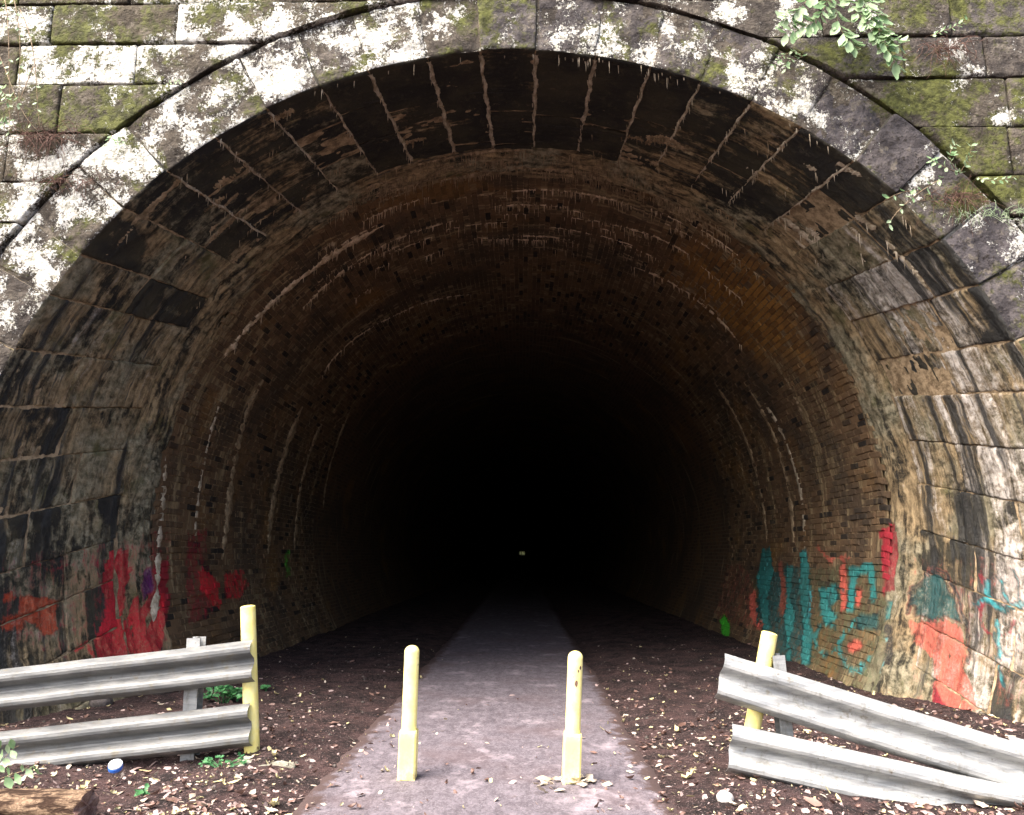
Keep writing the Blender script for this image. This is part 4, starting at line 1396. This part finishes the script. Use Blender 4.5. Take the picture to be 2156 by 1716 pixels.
for k, (x, y) in enumerate(np.concatenate([pts, np.array(extra)])):
    mi = int(lr.choice([0, 4, 8, 1, 5, 9, 2, 6, 10, 3, 7, 11], p=[.13, .12, .11, .06, .06, .05, .04, .05, .04, .12, .11, .11]))
    if k >= 250: mi = int(lr.choice([0, 4, 8]))
    o = link('fallen_leaf', LEAFM[mi])
    z = float(surf_z(np.array([x]), np.array([y]))[0])
    o.location = (x, y, z + 0.008 + (0.02 * lr.random() if k >= 250 else 0))
    o.rotation_euler = (lr.normal(0, 0.28), lr.normal(0, 0.28), lr.uniform(0, 6.28))
    s = lr.uniform(0.75, 1.35)
    o.scale = (s, s, s)
    col = names[mi % 4]
    zone = ('behind the rails' if y > 6.25 and abs(x) > 1.6 else 'below the rails' if abs(x) > 1.7 else 'along the path edge')
    pz = 'between the bollards' if (-0.78 < x < 0.36 and y > 5.2) else 'in front of the bollards' if y <= 5.2 else 'beside the bollards'
    where = ('heaped round the foot of the chipped bollard' if k >= 250 else f'lying on the asphalt {pz}' if PXL < x < PXR else f'lying on the soil {zone}, leaning yellow post side' if x > PXR else f'lying on the soil {zone}, upright yellow post side')
    tag(o, f'{col} fallen leaf {where}', 'leaf', f'{col} leaves {where}')

# the rest of the litter, nobody could count it
T = [np.array([v.co[:] for v in m.vertices]) for m in LEAFM]
TF = [[list(p.vertices) for p in m.polygons] for m in LEAFM]
lp = scatter(9500, (-4.6, 4.7), (4.4, 15), dens, 2.5)
V, Fc, MI, n0 = [], [], [], 0
lz = surf_z(lp[:, 0], lp[:, 1])
for k, (x, y) in enumerate(lp):
    mi = int(lr.integers(0, 12))
    if lr.random() < 0.35: mi = int(lr.choice([2, 6, 10, 3, 7]))
    s = 0.18 + 0.65 * lr.random() ** 1.6
    E = Matrix.Rotation(lr.uniform(0, 6.28), 3, 'Z') @ Matrix.Rotation(lr.normal(0, 0.4), 3, 'X') @ Matrix.Rotation(lr.normal(0, 0.4), 3, 'Y')
    v = T[mi] @ np.array(E).T * s + (x, y, lz[k] + 0.004)
    V.append(v); Fc += [[i + n0 for i in f] for f in TF[mi]]; MI += [mi % 4] * len(TF[mi]); n0 += len(v)
lit = link('leaf_litter', mesh_data('leaf_litter', np.concatenate(V), Fc, M_DRY, MI))
tag(lit, 'scraps of pale and brown leaf litter strewn over the soil', 'leaf litter', None, 'stuff')
# small stones in the soil
V, Fc, n0 = [], [], 0
sp = scatter(900, (-4.6, 4.7), (4.4, 13), lambda x, y: 0.0 if PXL < x < PXR else 1.0)
sz = ground_z(sp[:, 0], sp[:, 1])
OCT = np.array([(1, 0, 0), (0, 1, 0), (-1, 0, 0), (0, -1, 0), (0, 0, 1), (0, 0, -1)], float)
OF = [[0, 1, 4], [1, 2, 4], [2, 3, 4], [3, 0, 4], [1, 0, 5], [2, 1, 5], [3, 2, 5], [0, 3, 5]]
for k, (x, y) in enumerate(sp):
    s = 0.006 + 0.016 * lr.random() ** 3
    v = OCT * s * lr.uniform(0.6, 1.3, (6, 3)) + (x, y, sz[k])
    V.append(v); Fc += [[i + n0 for i in f] for f in OF]; n0 += 6
peb = link('gravel', mesh_data('gravel', np.concatenate(V), Fc, [M_ROCKD]))
tag(peb, 'small dark stones bedded in the soil', 'gravel', None, 'stuff')

# ------------------------------------------------------------------ rocks, log, bottle cap
def rock(px, py, size, label, mat, seed, sink=0.3, flat_=0.7):
    c = on_ground(px, py)
    th_ = np.linspace(0, math.pi, 11); ph = np.linspace(0, 2 * math.pi, 17)[:-1]
    V = np.array([[math.sin(t) * math.cos(p), math.sin(t) * math.sin(p), math.cos(t)] for t in th_ for p in ph])
    d = 1 + 0.35 * fbm(V + seed * 3.1, 1.2, 3, seed) + 0.12 * np.abs(fbm(V + seed, 4, 2, seed))
    V = V * d[:, None] * np.array([size, size * 0.8, size * flat_])
    Fc = [[i * 16 + k, (i + 1) * 16 + k, (i + 1) * 16 + (k + 1) % 16, i * 16 + (k + 1) % 16] for i in range(10) for k in range(16)]
    o = link('rock', mesh_data('rock', V, Fc, [mat]))
    o.location = (c[0], c[1], size * flat_ * (1 - sink) + float(ground_z(c[:1], c[1:2])[0]) * 0.5)
    o.rotation_euler = (0, 0, seed)
    return tag(o, label, 'rock')
rock(1527, 1692, 0.062, 'pale rounded rock on the soil below the leaning yellow post', M_ROCK, 1, 0.45)
rock(330, 1480, 0.16, 'dark wet rock at the wall foot seen between the two rails', M_ROCKD, 4, 0.3)
rock(205, 1500, 0.13, 'small dark rock against the streaked wall behind the lower rail', M_ROCKD, 6, 0.4)
rock(1625, 1612, 0.10, 'low dark stone beside the foot of the leaning yellow post', M_ROCKD, 9, 0.5)

# broken slab of bark-covered wood in the corner
def log(p0, p1, r, label, seed):
    p0, p1 = np.array(p0, float), np.array(p1, float)
    w = p1 - p0; L = np.linalg.norm(w); w /= L
    u = np.cross(w, [0, 0, 1]); u /= np.linalg.norm(u); v = np.cross(u, w)
    g = thing('log', label, 'log', p0)
    seg, n = 28, 40
    V = []
    for k in range(n):
        for j in range(seg):
            q = 2 * math.pi * j / seg
            P = p0 + w * L * k / (n - 1)
            nz = np.array([[k * 0.12, math.cos(q) * 2, math.sin(q) * 2]])
            rr_ = r * (1 + 0.10 * fbm(nz, 1.0, 2, seed)[0] - 0.10 * abs(fbm(nz * np.array([0.5, 3, 3]), 1.6, 2, seed + 5)[0]))
            e = 0.05 * fbm(np.array([[0, math.cos(q), math.sin(q)]]), 2, 2, seed)[0] if k == n - 1 else 0
            V.append(P + w * e + rr_ * (math.cos(q) * u + 0.7 * math.sin(q) * v))
    Fc = [[k * seg + j, k * seg + (j + 1) % seg, (k + 1) * seg + (j + 1) % seg, (k + 1) * seg + j] for k in range(n - 1) for j in range(seg)]
    mb = MB(); mb.add(V, Fc)
    shift(mb.build('bark', M_BARK, g), p0)
    mb = MB()
    endc = p1 - w * 0.004
    mb.add([endc] + V[-seg:], [[0, 1 + j, 1 + (j + 1) % seg] for j in range(seg)])
    shift(mb.build('broken_end', M_WOODEND, g, smooth=False), p0)
    return g
mB = Mat('furrowed_bark')
P = mB.pos()
wv = mB.noise(mB.scale(P, (2.2, 9, 9)), 3.0, 5, 0.6, 0.6)
fi = mB.noise(P, 45, 4, 0.7)
mB.bump(mB.math('ADD', wv, mB.math('MULTIPLY', fi, 0.3)), 0.03)
M_BARK = mB.done(mB.mix(mB.step(wv, 0.42, 0.56), (0.035, 0.02, 0.013), mB.mix(mB.step(fi, 0.4, 0.65), (0.13, 0.085, 0.055), (0.25, 0.175, 0.115))), 0.9, 0.15)
M_WOODEND = simple_mat('torn_wood_end', (0.13, 0.07, 0.06), (0.28, 0.19, 0.16), 25, 0.9, 0.1, 0.01)
a_ = at(-140, 1745, 4.95); b_ = at(186, 1690, 4.95)
a_[2] = b_[2] = 0.02
log(a_, b_, 0.125, 'broken furrowed brown log lying below the parallel rails', 3)
c = on_ground(1690, 1694); d_ = on_ground(1752, 1700); c[2] = -0.06; d_[2] = -0.06
log(c, d_, 0.03, 'short tan stick of wood under the sagging rails', 6)

c = on_ground(243, 1617, 0.02)
cap = thing('bottle_cap', 'small white and blue plastic cap on the soil below the rails', 'bottle cap', (c[0], c[1], 0.03))
cap.rotation_euler = (R_(28), R_(8), 0)
M_CW = simple_mat('white_plastic', (0.75, 0.78, 0.8), (0.82, 0.84, 0.86), 5, 0.35, 0.5, 0.0005)
M_CB = simple_mat('blue_plastic', (0.02, 0.10, 0.45), (0.03, 0.14, 0.55), 5, 0.35, 0.5, 0.0005)
mb = MB(); lathe(mb, (0, 0, 0), (0, 0, 1), [(0.046, 0.012), (0.047, 0.02), (0.044, 0.026), (0.02, 0.027), (0.002, 0.027)], 28); mb.build('lid_top', M_CW, cap)
mb = MB(); lathe(mb, (0, 0, 0), (0, 0, 1), [(0.048, -0.015), (0.0485, 0.0), (0.0475, 0.0125), (0.04, 0.0128)], 28); mb.build('rim', M_CB, cap)

# ------------------------------------------------------------------ plants
GLEAF = [leaf_mesh('leaf', [M_LEAF_G], 0.12, 0.058, 0.25 + 0.1 * k, False, 50 + k) for k in range(4)]
WLEAF = [leaf_mesh('leaf', [M_WEED], 0.085, 0.075, 0.3, True, 60 + k) for k in range(3)]

def place_leaf(parent, me, P, direction, normal, s):
    x = Vector(direction).normalized()
    z = Vector(normal); z = (z - x * z.dot(x)).normalized(); y = z.cross(x)
    o = link('leaf', me, parent)
    P = Vector(P) + x * (0.055 * s)
    M = Matrix(((x.x, y.x, z.x, P.x), (x.y, y.y, z.y, P.y), (x.z, y.z, z.z, P.z), (0, 0, 0, 1))) @ Matrix.Scale(s, 4)
    o.matrix_basis = Matrix.Translation(-parent.location) @ M
    return o

def spray(label, stems, leaves_per_m, meshes, Y, seed, size=1.0, cat='branch', name='leafy_branch', stem_r=0.0035, stem_mat=None, spread=0.9, group=None):
    """stems: pixel polylines hanging in front of the wall at depth Y"""
    rr = random.Random(seed)
    base = at(*stems[0][0], Y)
    g = thing(name, label, cat, base, group)
    mb = MB()
    for st in stems:
        pts = np.array([at(px, py, Y - 0.10 * math.sin(2.2 * i / max(1, len(st) - 1)) + rr.uniform(-.03, .03)) for i, (px, py) in enumerate(st)])
        tk = np.linspace(0, 1, len(pts)); t = np.linspace(0, 1, 16)
        C = np.stack([np.polyval(np.polyfit(tk, pts[:, k], min(3, len(pts) - 1)), t) for k in range(3)], 1)
        mb.tube(C, np.linspace(stem_r, stem_r * 0.4, 16), 5)
        L = np.linalg.norm(np.diff(C, axis=0), axis=1).sum()
        nl = int(L * leaves_per_m)
        for k in range(nl):
            u_ = (k + rr.random()) / max(nl, 1)
            i = min(14, int(u_ * 15))
            T_ = C[i + 1] - C[i]; T_ /= np.linalg.norm(T_)
            sd = -1 if k % 2 else 1
            side_v = np.cross(T_, [0, -1, 0]) * sd
            d = T_ * rr.uniform(0.2, 0.9) + side_v * spread * rr.uniform(0.5, 1.1) + np.array([0, -0.35 * rr.random(), -0.25])
            nrm = np.array([rr.uniform(-.5, .5), -0.75, 0.65 + rr.uniform(-.4, .4)])
            place_leaf(g, rr.choice(meshes), C[i], d, nrm, size * rr.uniform(0.65, 1.15))
    o = mb.build('stem', stem_mat or M_STEM, g)
    shift(o, base)
    return g

spray('leafy green branch hanging over the ring stones', [
    [(1745, -60), (1740, 0), (1722, 40), (1690, 62), (1640, 75)],
    [(1745, -60), (1780, -10), (1800, 30), (1835, 70), (1868, 105), (1890, 150)],
    [(1770, -40), (1760, 20), (1768, 60), (1790, 90), (1800, 105)],
    [(1790, -50), (1830, -5), (1850, 40), (1872, 80), (1900, 100)],
    [(1730, -40), (1700, 0), (1672, 30), (1650, 45)],
    [(1800, -50), (1815, -10), (1822, 25), (1850, 60), (1862, 120)],
], 30, GLEAF, 6.22, 4, 1.2)
spray('small green sprig leaning across the arch edge', [[(1985, 375), (1940, 402), (1895, 440), (1868, 480)], [(1940, 402), (1900, 405), (1860, 425)]], 13, GLEAF, 6.2, 6, 0.62)
spray('bushy seedling rooted in a joint above the arch haunch', [[(2020, 365), (2000, 330), (2015, 300)], [(2020, 365), (2040, 330), (2045, 305)], [(2020, 365), (1975, 345), (1960, 335)]], 34, GLEAF, 6.28, 7, 0.5)
spray('small fern-like sprout under the leafy branch', [[(1690, 120), (1665, 110), (1640, 125), (1630, 140)], [(1690, 120), (1660, 130), (1655, 150)]], 30, GLEAF, 6.3, 8, 0.5)
spray('short green sprout on the mossy joint at the top', [[(1960, 75), (2000, 60), (2040, 40)]], 34, GLEAF, 6.3, 9, 0.45)
spray('green tuft of leaves growing from the moss beside the wall joint', [[(2060, 375), (2095, 380), (2140, 372)]], 34, GLEAF, 6.3, 19, 0.42)
spray('dry creeper stems with a few green leaves trailing down the stones', [
    [(25, -20), (40, 60), (42, 140), (38, 260)], [(42, 20), (70, 110), (78, 200), (85, 270)], [(-10, 100), (20, 170), (45, 230), (85, 280)],
    [(10, 0), (18, 80), (20, 200), (22, 290)], [(70, 140), (50, 190), (30, 240)]], 5, GLEAF, 6.28, 10, 0.5, 'creeper', 'creeper', 0.0045)
spray('few green leaves at the end of a creeper beside the dry roots', [[(-25, 170), (8, 195), (15, 220)], [(-25, 250), (5, 262), (22, 250)]], 30, GLEAF, 6.2, 12, 0.6, 'creeper', 'creeper')
spray('tiny green sprout in the joint under the root mat', [[(235, 285), (245, 300), (262, 296)], [(235, 285), (228, 298), (222, 310)]], 40, GLEAF, 6.32, 13, 0.4)
spray('tiny green seedling on the ledge above the cut stone', [[(350, 178), (368, 172), (392, 174)]], 40, GLEAF, 6.32, 14, 0.38)
spray('pale green leaves poking in beside the lower rail', [[(-70, 1650), (-20, 1625), (12, 1592), (40, 1570)], [(-70, 1660), (0, 1640), (50, 1622), (70, 1618)], [(-70, 1640), (-30, 1600), (5, 1570)]], 20, GLEAF, 5.45, 15, 0.75, 'plant', 'leafy_weed')

def tuft(px, py, Y, n, L, label, mat, seed, droop=0.6, cat='roots', name='root_tuft', wide=0.16):
    rr = random.Random(seed)
    c = at(px, py, Y)
    g = thing(name, label, cat, c)
    mb = MB()
    for k in range(n):
        x0 = rr.gauss(0, wide)
        P = np.array([x0, rr.uniform(0.0, 0.14), rr.gauss(0, 0.02)])
        d = np.array([rr.gauss(0, 0.55), -0.55 * rr.random() - 0.1, rr.gauss(0.15, 0.5)])
        pts = [P]
        for j in range(5):
            P = P + d * L / 5
            d = d + np.array([rr.gauss(0, .22), 0.06, -droop / 4 + rr.gauss(0, .15)])
            pts.append(P)
        mb.tube(pts, np.linspace(0.0032, 0.001, 6), 4, False)
    mb.build('strands', mat, g)
    return g
tuft(85, 285, 6.42, 150, 0.30, 'mat of dead reddish rootlets on the ledge under the creeper', M_ROOT, 3, 0.9, wide=0.13)
tuft(130, 375, 6.42, 110, 0.20, 'ragged fringe of dead roots along the joint beside the ring', M_ROOT, 5, 0.8, wide=0.22)
tuft(2020, 415, 6.42, 90, 0.24, 'brown dead rootlets below the seedling on the arch haunch', M_ROOT, 7, 1.0, wide=0.10)
tuft(1990, 95, 6.42, 90, 0.22, 'hanging brown rootlets in the mossy joint beside the leafy branch', M_ROOT, 9, 1.1, wide=0.12)
tuft(2120, 445, 6.40, 120, 0.12, 'green moss fringe along the joint beside the arch haunch', M_LEAF_G, 11, 1.0, 'moss', 'moss_fringe', 0.22)

def weed(px, py, Yw, n, w, h, label, seed, size=1.0, meshes=WLEAF):
    rr = random.Random(seed)
    b = on_ground(px, py) if Yw is None else at(px, py, Yw)
    b[2] = float(ground_z(b[:1], b[1:2])[0])
    g = thing('weed', label, 'weed', b)
    mb = MB()
    for k in range(n):
        q = rr.uniform(0, 6.28); r_ = w * math.sqrt(rr.random())
        tip = np.array([b[0] + r_ * math.cos(q), b[1] + r_ * 0.6 * math.sin(q), b[2] + h * (0.35 + 0.65 * rr.random()) * (1 - 0.4 * r_ / w)])
        base = b + np.array([0.15 * (tip[0] - b[0]), 0.15 * (tip[1] - b[1]), -0.02])
        midp = (base + tip) / 2 + np.array([0, 0, h * 0.1])
        mb.tube([base, midp, tip], [0.003, 0.0025, 0.0015], 4, False)
        for _ in range(3):
            d = np.array([rr.uniform(-1, 1), rr.uniform(-1, 0.4), rr.uniform(-0.3, 0.3)])
            place_leaf(g, rr.choice(meshes), tip, d, np.array([rr.uniform(-.3, .3), -0.6, 1]), size * rr.uniform(0.6, 1.15))
    shift(mb.build('stem', M_WEED, g), b)
    return g
weed(470, 1492, None, 26, 0.21, 0.20, 'bright green leafy weed growing behind the rails beside the upright yellow post', 3, 0.85)
weed(560, 1470, None, 4, 0.08, 0.10, 'small sparse green weed on the soil beyond the upright yellow post', 4, 0.7)
weed(468, 1612, None, 14, 0.20, 0.07, 'low straggling weed under the lower of the parallel rails', 5, 0.42)
weed(1762, 1556, None, 10, 0.12, 0.10, 'small green weed showing between the two sagging rails', 6, 0.6)
weed(300, 1655, None, 5, 0.07, 0.06, 'tiny green seedling on the soil between cap and log', 8, 0.5)
